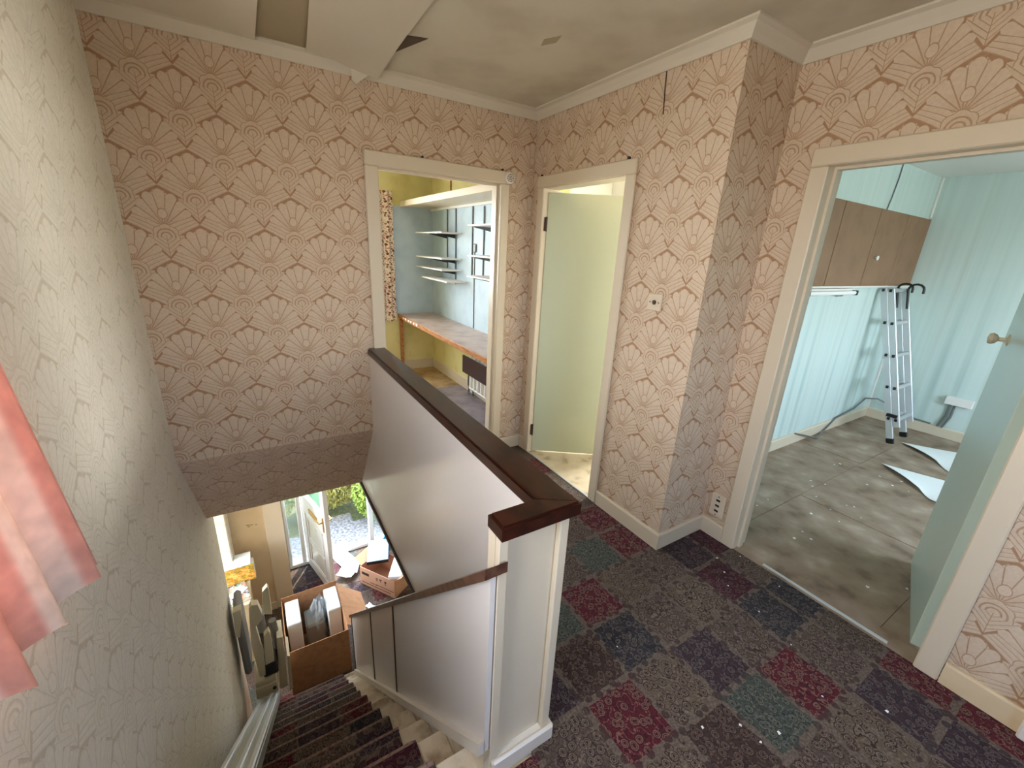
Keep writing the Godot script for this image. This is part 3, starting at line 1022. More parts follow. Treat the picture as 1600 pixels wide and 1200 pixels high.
func garden() -> void:
	var g := mb()
	box(g, Vector3(-9, -3.1, -14), Vector3(8, -2.87, -2.86))
	struct("ground", g, M.grass, "lawn in front of the house", "lawn")
	var p := mb()
	box(p, Vector3(-1.75, -2.9, -3.62), Vector3(-0.1, -2.85, -2.86), 0.01)
	box(p, Vector3(-1.3, -2.9, -3.9), Vector3(-0.8, -2.855, -3.6), 0.01)
	struct("path", p, M.gravel, "pale gravel path outside the open front door", "path")
	var leaf := mb()
	prism(leaf, PackedVector2Array([Vector2(0, -0.05), Vector2(0.022, -0.01), Vector2(0.016, 0.03), Vector2(0, 0.055), Vector2(-0.016, 0.03), Vector2(-0.022, -0.01)]), Vector3.ZERO, Vector3(1, 0, 0), Vector3(0, 1, 0), Vector3(0, 0, 0.002))
	var leaf_mesh := leaf.commit()
	var spots := [
		[Vector3(-2.05, -2.87, -4.05), Vector3(0.50, 0.62, 0.42), rgb8(120, 142, 62), "yellow-green leafy shrub seen through the left sidelight"],
		[Vector3(-0.42, -2.87, -3.62), Vector3(0.36, 0.46, 0.44), rgb8(118, 146, 44), "bright green low shrub right of the gravel outside the door"],
		[Vector3(-1.05, -2.87, -4.22), Vector3(0.80, 0.70, 0.50), rgb8(150, 142, 70), "ochre-tinged leafy shrub straight ahead of the open door"],
		[Vector3(0.25, -2.87, -4.3), Vector3(0.55, 0.9, 0.5), rgb8(140, 156, 60), "taller yellow-green shrub seen through the right sidelight"],
		[Vector3(-3.0, -2.87, -4.6), Vector3(0.7, 1.1, 0.6), rgb8(96, 122, 62), "dark green shrub beyond the left sidelight"],
		[Vector3(-1.2, -2.87, -7.6), Vector3(3.2, 1.6, 0.7), rgb8(128, 146, 70), "long tall hedge at the end of the front garden"]]
	for s in spots:
		var t := thing("shrub", s[3], "shrub", s[0], 0, "front garden shrubs")
		var r: Vector3 = s[1]
		for k in 3:
			var stm := mb()
			var dx := rng.randf_range(-0.3, 0.3) * r.x
			tube(stm, [Vector3(dx * 0.3, -0.05, 0), Vector3(dx, r.y * 0.5, 0.02), Vector3(dx * 1.6, r.y * 1.1, 0)], 0.012, 5)
			obj("stem", stm, M.brown_strip, t)
		var mm := MultiMesh.new()
		mm.transform_format = MultiMesh.TRANSFORM_3D
		mm.use_colors = true
		mm.mesh = leaf_mesh
		var cnt := 5000 if r.x < 1.5 else 9000
		mm.instance_count = cnt
		for k in cnt:
			var v := Vector3(rng.randfn(), rng.randfn(), rng.randfn()).normalized() * pow(rng.randf(), 0.3)
			var pos := Vector3(v.x * r.x, r.y + v.y * r.y * 0.98 + 0.02, v.z * r.z)
			var b := Basis.from_euler(Vector3(rng.randf_range(-1.3, 1.3), rng.randf() * TAU, rng.randf_range(-0.8, 0.8))).scaled(Vector3.ONE * rng.randf_range(0.5, 1.0))
			mm.set_instance_transform(k, Transform3D(b, pos))
			var col: Color = (s[2] as Color).lerp(rgb8(206, 200, 120), rng.randf() * 0.6) * rng.randf_range(0.85, 1.2)
			mm.set_instance_color(k, col.srgb_to_linear())
		var mi := MultiMeshInstance3D.new()
		mi.name = "foliage"
		mi.multimesh = mm
		var lm := flat(Color.WHITE, 0.7)
		lm.vertex_color_use_as_albedo = true
		lm.backlight_enabled = true
		lm.backlight = Color(0.2, 0.25, 0.08)
		mi.material_override = lm
		mi.set_meta("kind", "stuff")
		t.add_child(mi)

# ------------------------------------------------------------------ stairs and balustrades
func staircase() -> void:
	var t := thing("staircase", "steep straight flight of carpeted stairs with bare cream ends going down to the hall", "stairs", Vector3.ZERO, 0, "", "structure")
	for k in range(0, 13):
		var y := -RISE * k
		var z := 1.83 - GOING * k            # nosing of tread k (k = 0 is the landing edge)
		var zr := z + 0.022                   # face of the riser under it
		if k > 0:
			var tr := mb()
			box(tr, Vector3(XL, y - 0.03, z), Vector3(SX, y, z + GOING + 0.022), 0.006)
			obj("tread", tr, M.cream_old, t)
		var ri := mb()
		box(ri, Vector3(XL, y - RISE, zr), Vector3(SX, y - 0.03, zr + 0.02))
		obj("riser", ri, M.cream_old, t)
		# carpet runner: over the tread, round the nosing and down the riser
		var th := 0.012
		var poly := PackedVector2Array([
			Vector2(z + GOING + 0.022, y), Vector2(z + GOING + 0.022, y + th), Vector2(z + 0.004, y + th), Vector2(z - 0.010, y + 0.004),
			Vector2(z - 0.012, y - 0.024), Vector2(z - 0.002, y - 0.036), Vector2(zr - th, y - 0.042), Vector2(zr - th, y - RISE + 0.012), Vector2(zr, y - RISE), Vector2(zr, y - 0.031), Vector2(z, y - 0.031), Vector2(z, y)])
		if k == 0:
			poly = PackedVector2Array([Vector2(1.975, -0.012), Vector2(1.975, 0.0), Vector2(z + 0.004, 0.0), Vector2(z - 0.010, -0.006),
				Vector2(z - 0.012, -0.026), Vector2(z - 0.002, -0.036), Vector2(zr - th, -0.042), Vector2(zr - th, -RISE + 0.012), Vector2(zr, -RISE), Vector2(zr, -0.031), Vector2(z, -0.031), Vector2(z, -0.012)])
		var ca := mb()
		prism(ca, poly, Vector3(-2.12, 0, 0), Vector3(0, 0, 1), Vector3(0, 1, 0), Vector3(2.12 - 1.478 + 0.008 * sin(k * 2.3), 0, 0))
		var sc := obj("stair_carpet", ca, M.carpet, t)
		var wo := mb()  # pale strip: lit nosing edge painted as colour, along with carpet wear
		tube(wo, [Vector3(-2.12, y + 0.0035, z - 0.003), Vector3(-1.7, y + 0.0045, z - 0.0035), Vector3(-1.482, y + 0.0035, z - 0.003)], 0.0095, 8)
		obj("lit_worn_nosing", wo, M.carpet_lit_worn, sc)
	var s := mb()
	prism(s, PackedVector2Array([Vector2(-0.64, HALL), Vector2(-0.64, line_y(-0.64)), Vector2(1.94, line_y(1.94)), Vector2(1.94, -0.33), Vector2(-0.3, HALL)]), Vector3(SX, 0, 0), Vector3(0, 0, 1), Vector3(0, 1, 0), Vector3(0.03, 0, 0))
	obj("string_board", s, M.cream_old, t)

func line_y(z: float) -> float:      # lower edge of the stair balustrade panels
	return 0.144 + (z - 1.97) * 1.0157

func rail_y(z: float) -> float:      # underside of the stair handrail
	return 0.832 + (z - 1.996) * 0.998

func balustrades() -> void:
	# stair balustrade: three boards, a brown capping and a moulding
	var t := thing("stair_balustrade", "cream boarded balustrade sloping down beside the stairs with a thin brown capping", "balustrade")
	var zs := [[-0.62, 0.296], [0.308, 0.922], [0.934, 1.94]]
	for q in zs:
		var p := mb()
		var z0: float = q[0]
		var z1: float = q[1]
		prism(p, PackedVector2Array([Vector2(z0, line_y(z0)), Vector2(z1, line_y(z1)), Vector2(z1, rail_y(z1)), Vector2(z0, rail_y(z0))]), Vector3(SX, 0, 0), Vector3(0, 0, 1), Vector3(0, 1, 0), Vector3(0.016, 0, 0))
		obj("panel", p, M.panel_white, t)
	for z in [0.302, 0.928]:
		var bk := mb()
		box(bk, Vector3(SX - 0.005, line_y(z) + 0.05, z - 0.008), Vector3(SX + 0.014, rail_y(z) + 0.004, z + 0.008), 0.002)
		obj("joint_strip", bk, M.brown_strip, t)
	var r := mb()
	prism(r, PackedVector2Array([Vector2(-0.63, rail_y(-0.63)), Vector2(1.95, rail_y(1.95)), Vector2(1.95, rail_y(1.95) + 0.034), Vector2(-0.63, rail_y(-0.63) + 0.034)]), Vector3(SX - 0.022, 0, 0), Vector3(0, 0, 1), Vector3(0, 1, 0), Vector3(0.066, 0, 0))
	obj("handrail", r, M.rail_brown, t)
	var e := mb()
	box(e, Vector3(SX - 0.006, HALL, -0.64), Vector3(SX + 0.03, rail_y(-0.63) + 0.01, -0.62))
	obj("end_post", e, M.dark, t)
	var m := mb()
	prism(m, PackedVector2Array([Vector2(-0.62, line_y(-0.62) - 0.004), Vector2(1.94, line_y(1.94) - 0.004), Vector2(1.94, line_y(1.94) + 0.050), Vector2(-0.62, line_y(-0.62) + 0.050)]), Vector3(SX - 0.020, 0, 0), Vector3(0, 0, 1), Vector3(0, 1, 0), Vector3(0.022, 0, 0))
	obj("moulding", m, M.gloss_white, t)
	# landing balustrade
	var b := thing("landing_balustrade", "white solid-panelled landing balustrade with dark mahogany capping that turns the corner", "balustrade")
	var pn := mb()
	prism(pn, PackedVector2Array([Vector2(-0.55, HC), Vector2(0.098, HC), Vector2(0.098, 0.90), Vector2(0.002, 0.90), Vector2(0.002, 0.375), Vector2(-0.55, HC + 0.02)]), Vector3(PX - 0.008, 0, 0), Vector3(0, 0, 1), Vector3(0, 1, 0), Vector3(0.012, 0, 0))
	obj("panel", pn, M.panel_white, b)
	var pm := mb()
	prism(pm, PackedVector2Array([Vector2(0.102, HC), Vector2(1.885, HC), Vector2(1.885, 0.90), Vector2(0.102, 0.90)]), Vector3(PX - 0.010, 0, 0), Vector3(0, 0, 1), Vector3(0, 1, 0), Vector3(0.014, 0, 0))
	obj("panel", pm, M.panel_white, b)
	var co := mb()
	box(co, Vector3(PX + 0.004, 0.0, 0.002), Vector3(-1.112, 0.90, 1.886))
	obj("landing_face", co, M.cream, b)
	var sr := mb()
	box(sr, Vector3(PX - 0.024, HC - 0.02, -0.55), Vector3(PX + 0.003, HC + 0.004, 1.885), 0.003)
	obj("edge_strip", sr, M.brown_strip, b)
	# newel: boxed, with a recessed front
	var nb := mb()
	box(nb, Vector3(-1.340, -0.21, 1.886), Vector3(-1.110, 0.90, 1.922))
	obj("newel_body", nb, M.cream, b)
	for x in [[-1.340, -1.310], [-1.142, -1.110]]:
		var s := mb()
		box(s, Vector3(x[0], -0.02, 1.922), Vector3(x[1], 0.90, 1.942), 0.003)
		obj("newel_stile", s, M.cream, b)
	var ns := mb()
	box(ns, Vector3(-1.335, -0.05, 1.942), Vector3(-1.098, 0.058, 1.958), 0.006)
	box(ns, Vector3(-1.335, -0.05, 1.922), Vector3(-1.098, 0.052, 1.945))
	obj("newel_skirting", ns, M.gloss_white, b)
	var h := mb()
	prism(h, PackedVector2Array([Vector2(-1.203, 0.0), Vector2(-1.093, 0.0), Vector2(-1.093, 1.962), Vector2(-1.203, 1.890)]), Vector3(0, 0.897, 0), Vector3(1, 0, 0), Vector3(0, 0, 1), Vector3(0, 0.034, 0))
	prism(h, PackedVector2Array([Vector2(-1.196, 0.0), Vector2(-1.100, 0.0), Vector2(-1.100, 1.955), Vector2(-1.196, 1.893)]), Vector3(0, 0.931, 0), Vector3(1, 0, 0), Vector3(0, 0, 1), Vector3(0, 0.007, 0))
	obj("handrail", h, M.mahogany, b)
	var cp := mb()
	prism(cp, PackedVector2Array([Vector2(-1.345, 1.888), Vector2(-1.203, 1.888), Vector2(-1.094, 1.963), Vector2(-1.345, 1.963)]), Vector3(0, 0.897, 0), Vector3(1, 0, 0), Vector3(0, 0, 1), Vector3(0, 0.034, 0))
	prism(cp, PackedVector2Array([Vector2(-1.338, 1.895), Vector2(-1.200, 1.895), Vector2(-1.102, 1.956), Vector2(-1.338, 1.956)]), Vector3(0, 0.931, 0), Vector3(1, 0, 0), Vector3(0, 0, 1), Vector3(0, 0.007, 0))
	obj("newel_cap", cp, M.mahogany, b)

# ------------------------------------------------------------------ doors
func doors() -> void:
	# doorway to the study, in the back wall
	var a := thing("door_1", "cream cased doorway to the study with no door in it", "doorway", Vector3.ZERO, 0, "", "structure")
	for q in [[Vector3(-1.164, 0.0, 0.0), Vector3(-1.087, 2.0, 0.018)], [Vector3(-0.27, 0, 0), Vector3(-0.205, 2.0, 0.018)], [Vector3(-1.164, 2.0, 0.0), Vector3(-0.215, 2.078, 0.021)]]:
		var s := mb()
		box(s, q[0], q[1], 0.005)
		obj("architrave", s, M.cream, a)
	for q in [[Vector3(-1.107, 0.0, -0.115), Vector3(-1.087, 2.0, 0.004)], [Vector3(-0.27, 0, -0.115), Vector3(-0.25, 2.0, 0.004)], [Vector3(-1.107, 2.0, -0.115), Vector3(-0.25, 2.015, 0.004)]]:
		var s := mb()
		box(s, q[0], q[1])
		obj("lining", s, M.cream, a)
	for q in [[Vector3(-1.087, 0.0, -0.06), Vector3(-1.075, 1.988, -0.03)], [Vector3(-0.282, 0, -0.06), Vector3(-0.27, 1.988, -0.03)], [Vector3(-1.087, 1.988, -0.06), Vector3(-0.27, 2.0, -0.03)]]:
		var s := mb()
		box(s, q[0], q[1])
		obj("stop", s, M.cream, a)
	# green door, ajar
	var b := thing("door_2", "plain pale green flush door standing ajar in a cream frame", "door", Vector3.ZERO, 0, "", "structure")
	for q in [[Vector3(-0.018, 0, 0.08), Vector3(0.0, 1.99, 0.152)], [Vector3(-0.018, 0, 0.8985), Vector3(0, 1.99, 0.968)], [Vector3(-0.021, 1.99, 0.075), Vector3(0, 2.064, 0.968)]]:
		var s := mb()
		box(s, q[0], q[1], 0.005)
		obj("architrave", s, M.cream, b)
	for q in [[Vector3(-0.004, 0, 0.132), Vector3(0.115, 1.99, 0.152)], [Vector3(-0.004, 0, 0.8985), Vector3(0.115, 1.99, 0.918)], [Vector3(-0.004, 1.987, 0.132), Vector3(0.115, 2.005, 0.918)]]:
		var s := mb()
		box(s, q[0], q[1])
		obj("lining", s, M.cream, b)
	var dir := Vector3(0.462, 0, 0.315).normalized()
	var leaf := mb()
	var lx := Basis(dir, Vector3.UP, dir.cross(Vector3.UP))
	box(leaf, Vector3(0, 0.012, -0.038), Vector3(0.735, 1.965, 0.0), 0.003, Transform3D(lx, Vector3(0.022, 0, 0.158)))
	var lf := obj("leaf", leaf, M.green_door, b)
	for y in [0.2, 1.76]:
		var hi := mb()
		box(hi, Vector3(0.002, y - 0.045, 0.152), Vector3(0.026, y + 0.045, 0.158), 0.001)
		lathe(hi, [Vector2(0, -0.047), Vector2(0.007, -0.047), Vector2(0.007, 0.047), Vector2(0, 0.047)], Vector3(0.016, y, 0.162), Vector3.UP, 10)
		obj("hinge", hi, M.brown_strip, lf)
	var tb := mb()
	box(tb, Vector3(-0.012, -0.006, 0.152), Vector3(0.004, 0.006, 0.8985), 0.002)
	obj("threshold_strip", tb, M.aluminium, b)
	# doorway to the blue room, its door swung inside
	var d := thing("door_3", "wide cream doorway to the blue room with its pale aqua door swung open inside", "door", Vector3.ZERO, 0, "", "structure")
	for q in [[Vector3(XD - 0.018, 0, 1.617), Vector3(XD, 1.992, 1.691)], [Vector3(XD - 0.018, 0, 2.496), Vector3(XD, 1.992, 2.572)], [Vector3(XD - 0.021, 1.992, 1.617), Vector3(XD, 2.066, 2.572)]]:
		var s := mb()
		box(s, q[0], q[1], 0.005)
		obj("architrave", s, M.cream, d)
	for q in [[Vector3(XD - 0.004, 0, 1.671), Vector3(0.52, 1.992, 1.691)], [Vector3(XD - 0.004, 0, 2.496), Vector3(0.52, 1.992, 2.516)], [Vector3(XD - 0.004, 1.992, 1.671), Vector3(0.52, 2.01, 2.516)]]:
		var s := mb()
		box(s, q[0], q[1])
		obj("lining", s, M.cream, d)
	for q in [[Vector3(0.44, 0, 1.691), Vector3(0.475, 1.98, 1.703)], [Vector3(0.44, 1.98, 1.691), Vector3(0.475, 1.992, 2.496)]]:
		var s := mb()
		box(s, q[0], q[1])
		obj("stop", s, M.cream, d)
	var dd := Vector3(0.669, 0, -0.186).normalized()
	var dl := mb()
	var db := Basis(dd, Vector3.UP, dd.cross(Vector3.UP))
	box(dl, Vector3(0.0, 0.008, 0.0), Vector3(0.725, 1.975, 0.038), 0.003, Transform3D(db, Vector3(0.505, 0, 2.452)))
	var leaf3 := obj("leaf", dl, M.aqua_door, d)
	var kn := mb()
	var kp := Vector3(0.505, 1.30, 2.452) + dd * 0.62
	lathe(kn, [Vector2(0.0, 0.0), Vector2(0.026, 0.0), Vector2(0.026, 0.004), Vector2(0.010, 0.008), Vector2(0.009, 0.030), Vector2(0.020, 0.038), Vector2(0.026, 0.050), Vector2(0.022, 0.062), Vector2(0.0, 0.066)], kp, -db.z if db.z.z > 0.0 else db.z, 18)
	obj("knob", kn, M.cream_old, leaf3)
	var ts := mb()
	box(ts, Vector3(XD + 0.015, -0.004, 1.85), Vector3(XD + 0.032, 0.007, 2.40), 0.002)
	obj("threshold_strip", ts, M.aluminium, d)
	# front door in its uPVC screen
	var f := thing("door_4", "white plastic front door standing open between two glazed sidelights", "door", Vector3.ZERO, 0, "", "structure")
	var y0 := HALL
	var y1 := -0.58
	var zf := -2.80
	for q in [[-1.80, -1.755], [-1.635, -1.575], [-0.735, -0.665], [-0.345, -0.30]]:
		var s := mb()
		box(s, Vector3(q[0], y0, zf), Vector3(q[1], y1, zf + 0.07), 0.008)
		obj("frame_post", s, M.upvc, f)
	for q in [[y0, y0 + 0.055], [y1 - 0.06, y1]]:
		var s := mb()
		box(s, Vector3(-1.80, q[0], zf - 0.005), Vector3(-0.30, q[1], zf + 0.075), 0.008)
		obj("frame_rail", s, M.upvc, f)
	for q in [[-1.755, -1.635], [-0.665, -0.345]]:
		var s := mb()
		box(s, Vector3(q[0], y0 + 0.055, zf + 0.03), Vector3(q[1], y1 - 0.06, zf + 0.036))
		obj("pane", s, M.glass, f)
	var ang := deg_to_rad(76.0)
	var fd := Vector3(cos(ang), 0, sin(ang))
	var fb := Basis(fd, Vector3.UP, fd.cross(Vector3.UP))
	var fx := Transform3D(fb, Vector3(-1.57, y0, -2.72))
	var out := 1.0
	var lf4 := mb()
	for q in [[0.0, 0.10, 0.03, 2.04], [0.68, 0.78, 0.03, 2.04]]:
		box(lf4, Vector3(q[0], q[2], -0.055), Vector3(q[1], q[3], 0.0), 0.005, fx)
	for q in [[0.03, 0.16], [0.90, 1.16], [1.93, 2.04]]:
		box(lf4, Vector3(0.10, q[0], -0.055), Vector3(0.68, q[1], 0.0), 0.005, fx)
	box(lf4, Vector3(0.10, 0.16, -0.045), Vector3(0.68, 0.90, -0.012), 0.0, fx)
	var lo := obj("leaf", lf4, M.upvc, f)
	var mo := mb()
	for q in [[0.17, 0.48], [0.53, 0.86]]:
		for s in [[0.15, q[0], 0.63, q[0] + 0.02], [0.15, q[1] - 0.02, 0.63, q[1]], [0.15, q[0], 0.17, q[1]], [0.61, q[0], 0.63, q[1]]]:
			box(mo, Vector3(s[0], s[1], -0.014), Vector3(s[2], s[3], -0.002), 0.003, fx)
			box(mo, Vector3(s[0], s[1], -0.055), Vector3(s[2], s[3], -0.043), 0.003, fx)
	obj("panel_moulding", mo, M.upvc, lo)
	var gl := mb()
	box(gl, Vector3(0.10, 1.16, -0.032), Vector3(0.68, 1.93, -0.024), 0.0, fx)
	obj("obscured_pane", gl, M.green_glass, lo)
	var lb := mb()
	for z in [[0.0, 0.012], [-0.067, -0.055]]:
		box(lb, Vector3(0.27, 0.99, z[0]), Vector3(0.53, 1.05, z[1]), 0.004, fx)
	obj("letterbox", lb, M.brass, lo)
	var hd := mb()
	for z in [[0.0, 0.01, 0.05], [-0.065, -0.055, -0.10]]:
		box(hd, Vector3(0.715, 0.95, z[0]), Vector3(0.745, 1.15, z[1]), 0.004, fx)
		tube(hd, [fx * Vector3(0.73, 1.09, (z[0] + z[1]) * 0.5), fx * Vector3(0.73, 1.09, z[2]), fx * Vector3(0.70, 1.09, z[2]), fx * Vector3(0.60, 1.085, z[2])], 0.009, 8)
	obj("handle", hd, M.brass, lo)

# ------------------------------------------------------------------ landing fittings
func landing_fittings() -> void:
	# pink curtain, pleated, at the landing window
	var cu := thing("curtain", "pink and cream striped curtain hanging on the white wall at the left edge", "curtain")
	var st := mb()
	sheet(st, func(u: float, v: float) -> Vector3:
		var top := lerpf(1.775, 2.06, u)
		var bot := lerpf(1.450, 2.10, u)
		var z := lerpf(top, bot, v)
		var y := lerpf(2.20, 0.795 + 0.13 * u - 0.02 * sin(u * 23.0), v)
		var x := XL + 0.055 - (0.012 + 0.022 * v) * sin(u * TAU * 4.0) + 0.006 * sin(u * 41.0)
		return Vector3(x, y, z), 96, 24)
	obj("cloth", st, M.pink_curtain, cu)
	var tp := mb()
	tube(tp, [Vector3(XL + 0.065, 2.205, 1.45), Vector3(XL + 0.065, 2.205, 2.6)], 0.011, 8)
	obj("curtain_rail", tp, M.cream, cu)
	# lining paper hanging from the ceiling
	var p1 := mb()
	sheet(p1, func(u: float, v: float) -> Vector3:
		var x := lerpf(lerpf(-1.424, -1.70, v), -1.078, u)
		var z := lerpf(0.075, 3.2, v)
		var drop := 0.006 + 0.05 * exp(-v * 9.0) * (0.15 + 0.85 * smoothstep(0.1, 0.9, u)) * (1.0 - 0.0 * u)
		return Vector3(x, CEIL - drop, z), 14, 40, 0.003)
	prism(p1, PackedVector2Array([Vector2(-1.224, 2.466), Vector2(-1.216, 2.376), Vector2(-1.197, 2.362), Vector2(-1.170, 2.384), Vector2(-1.117, 2.425), Vector2(-1.080, 2.466)]), Vector3(0, 0, 0.074), Vector3(1, 0, 0), Vector3(0, 1, 0), Vector3(0, 0, 0.004))
	tag(obj("lining_paper", p1, M.lining), "strip of lining paper sagging from the ceiling, its pointed torn tip over the cornice", "paper strip")
	var p2 := mb()
	sheet(p2, func(u: float, v: float) -> Vector3:
		return Vector3(lerpf(-2.24, -1.638, u), CEIL - 0.010 - 0.012 * smoothstep(0.6, 1.0, u) * exp(-v * 3.0), lerpf(0.066, 3.0, v)), 8, 20, 0.003)
	tag(obj("lining_paper", p2, M.lining), "flat strip of ceiling lining paper in the corner by the white wall", "paper strip")
	var p3 := mb()
	box(p3, Vector3(-1.645, CEIL - 0.003, 0.066), Vector3(-1.425, CEIL + 0.001, 3.0))
	tag(obj("bare_or_shaded_plaster", p3, M.plaster_dark), "darker bare strip of ceiling between two lengths of lining paper", "plaster")
	var p4 := mb()  # dark triangle paints the shadow in the opening where paper lifts
	prism(p4, PackedVector2Array([Vector2(-1.076, 0.24), Vector2(-1.076, 0.50), Vector2(-0.975, 0.535)]), Vector3(0, CEIL - 0.002, 0), Vector3(1, 0, 0), Vector3(0, 0, 1), Vector3(0, 0.002, 0))
	tag(obj("bare_or_shaded_plaster", p4, M.brown_strip), "triangular tear in the ceiling beside the sagging strip, its shadow painted dark", "tear")
	var p5 := mb()
	prism(p5, PackedVector2Array([Vector2(-0.536, 0.794), Vector2(-0.56, 0.852), Vector2(-0.52, 0.928), Vector2(-0.50, 0.862)]), Vector3(0, CEIL - 0.0015, 0), Vector3(1, 0, 0), Vector3(0, 0, 1), Vector3(0, 0.0015, 0))
	tag(obj("ceiling_mark", p5, M.plaster_dark), "small grey smudge on the ceiling near the middle of the landing", "mark")
	# round vent over the corner of the study door frame
	var v := thing("round_vent", "round white perforated disc fixed at the corner of the study door frame", "vent", Vector3(-0.216, 2.038, 0.018))
	var dv := mb()
	lathe(dv, [Vector2(0.0, 0.022), Vector2(0.026, 0.022), Vector2(0.034, 0.018), Vector2(0.038, 0.010), Vector2(0.038, 0.0), Vector2(0, 0)], Vector3.ZERO, Vector3(0, 0, 1), 28)
	obj("disc", dv, M.gloss_white, v)
	for ring in [[0.0, 1], [0.011, 6], [0.022, 11]]:
		for k in ring[1]:
			var hl := mb()
			var a: float = TAU * k / ring[1]
			var c := Vector3(cos(a) * ring[0], sin(a) * ring[0], 0.0225)
			lathe(hl, [Vector2(0, 0.001), Vector2(0.0036, 0.001), Vector2(0.0036, -0.001)], c, Vector3(0, 0, 1), 8)
			obj("hole", hl, M.dark, v)
	# light switch with brown surround
	var s := thing("light_switch", "square cream light switch between the green door and the papered corner", "light switch", Vector3(0, 1.357, 1.207))
	var pl := mb()
	box(pl, Vector3(-0.010, -0.043, -0.045), Vector3(0, 0.043, 0.043), 0.003)
	obj("plate", pl, M.cream, s)
	var rk := mb()
	cbox(rk, Vector3(0.012, 0.022, 0.012), Transform3D(Basis(Vector3(0, 0, 1), 0.25), Vector3(-0.013, 0, 0)), 0.003)
	lathe(rk, [Vector2(0.012, 0.0), Vector2(0.012, 0.003), Vector2(0, 0.003)], Vector3(-0.010, 0, 0), Vector3(-1, 0, 0), 14)
	obj("toggle", rk, M.brown_strip, s)
	for z in [-0.028, 0.028]:
		var sc := mb()
		lathe(sc, [Vector2(0.0035, 0.0), Vector2(0.0035, 0.0015), Vector2(0, 0.0015)], Vector3(-0.010, 0, z), Vector3(-1, 0, 0), 8)
		obj("screw", sc, M.dark, s)
	# socket low on the right hand wall
	var so := thing("wall_socket", "upright cream socket plate low beside the blue room doorway", "socket", Vector3(XD, 0.208, 1.553))
	var sp := mb()
	box(sp, Vector3(-0.012, -0.072, -0.042), Vector3(0, 0.072, 0.042), 0.003)
	obj("plate", sp, M.cream, so)
	for y in [-0.034, 0.0, 0.034]:
		var sl := mb()
		box(sl, Vector3(-0.0135, y - 0.006, -0.012), Vector3(-0.011, y + 0.006, 0.012))
		obj("slot", sl, M.black_metal, so)
	for y in [-0.058, 0.058]:
		var sc := mb()
		lathe(sc, [Vector2(0.0035, 0.0), Vector2(0.0035, 0.0015), Vector2(0, 0.0015)], Vector3(-0.012, y, 0), Vector3(-1, 0, 0), 8)
		obj("screw", sc, M.dark, so)
	# a split in the paper over the green door, and nail heads over the frames
	var cr := mb()
	tube(cr, [Vector3(-0.001, 2.415, 1.070), Vector3(-0.001, 2.36, 1.072), Vector3(-0.001, 2.30, 1.079), Vector3(-0.001, 2.235, 1.084)], 0.0028, 5)
	tag(obj("paper_split", cr, M.ink), "dark split in the wallpaper seam above the green door", "crack")
	for q in [[Vector3(-0.82, 2.083, 0.004), "nail over the middle of the study doorway"], [Vector3(-0.262, 2.083, 0.004), "nail beside the round vent over the study doorway"], [Vector3(-0.004, 2.069, 0.105), "nail over the hinge side of the green door"], [Vector3(-0.004, 2.072, 0.900), "nail over the latch side of the green door"]]:
		var nl := mb()
		var ax := Vector3(0, 0, 1) if (q[0] as Vector3).x < -0.1 else Vector3(-1, 0, 0)
		lathe(nl, [Vector2(0, -0.01), Vector2(0.007, -0.01), Vector2(0.008, 0.008), Vector2(0.0, 0.011)], q[0], ax, 9)
		tag(obj("nail_head", nl, M.dark), "small dark " + q[1], "nail", "nails above the door frames")
	# flakes of paint trodden over the carpet and the boards
	var fl := mb()
	for k in 48:
		var q := Vector3(rng.randf_range(-0.7, 0.38), 0.002, rng.randf_range(1.5, 2.6)) if k < 14 else Vector3(rng.randf_range(0.6, 2.6), 0.004, rng.randf_range(1.2, 2.4))
		var r := rng.randf_range(0.003, 0.007) if k < 14 else rng.randf_range(0.003, 0.010)
		var b := Basis.from_euler(Vector3(rng.randf_range(-0.2, 0.2), rng.randf() * TAU, 0))
		prism(fl, PackedVector2Array([Vector2(-r, -r * 0.5), Vector2(r * 0.7, -r * 0.7), Vector2(r, r * 0.4), Vector2(-r * 0.3, r)]), q, b.x, b.z, Vector3(0, 0.0015, 0))
	var fo := obj("paint_flakes", fl, M.paper)
	tag(fo, "white flakes of paint and plaster scattered over the carpet and bare floor", "debris", "", "stuff")

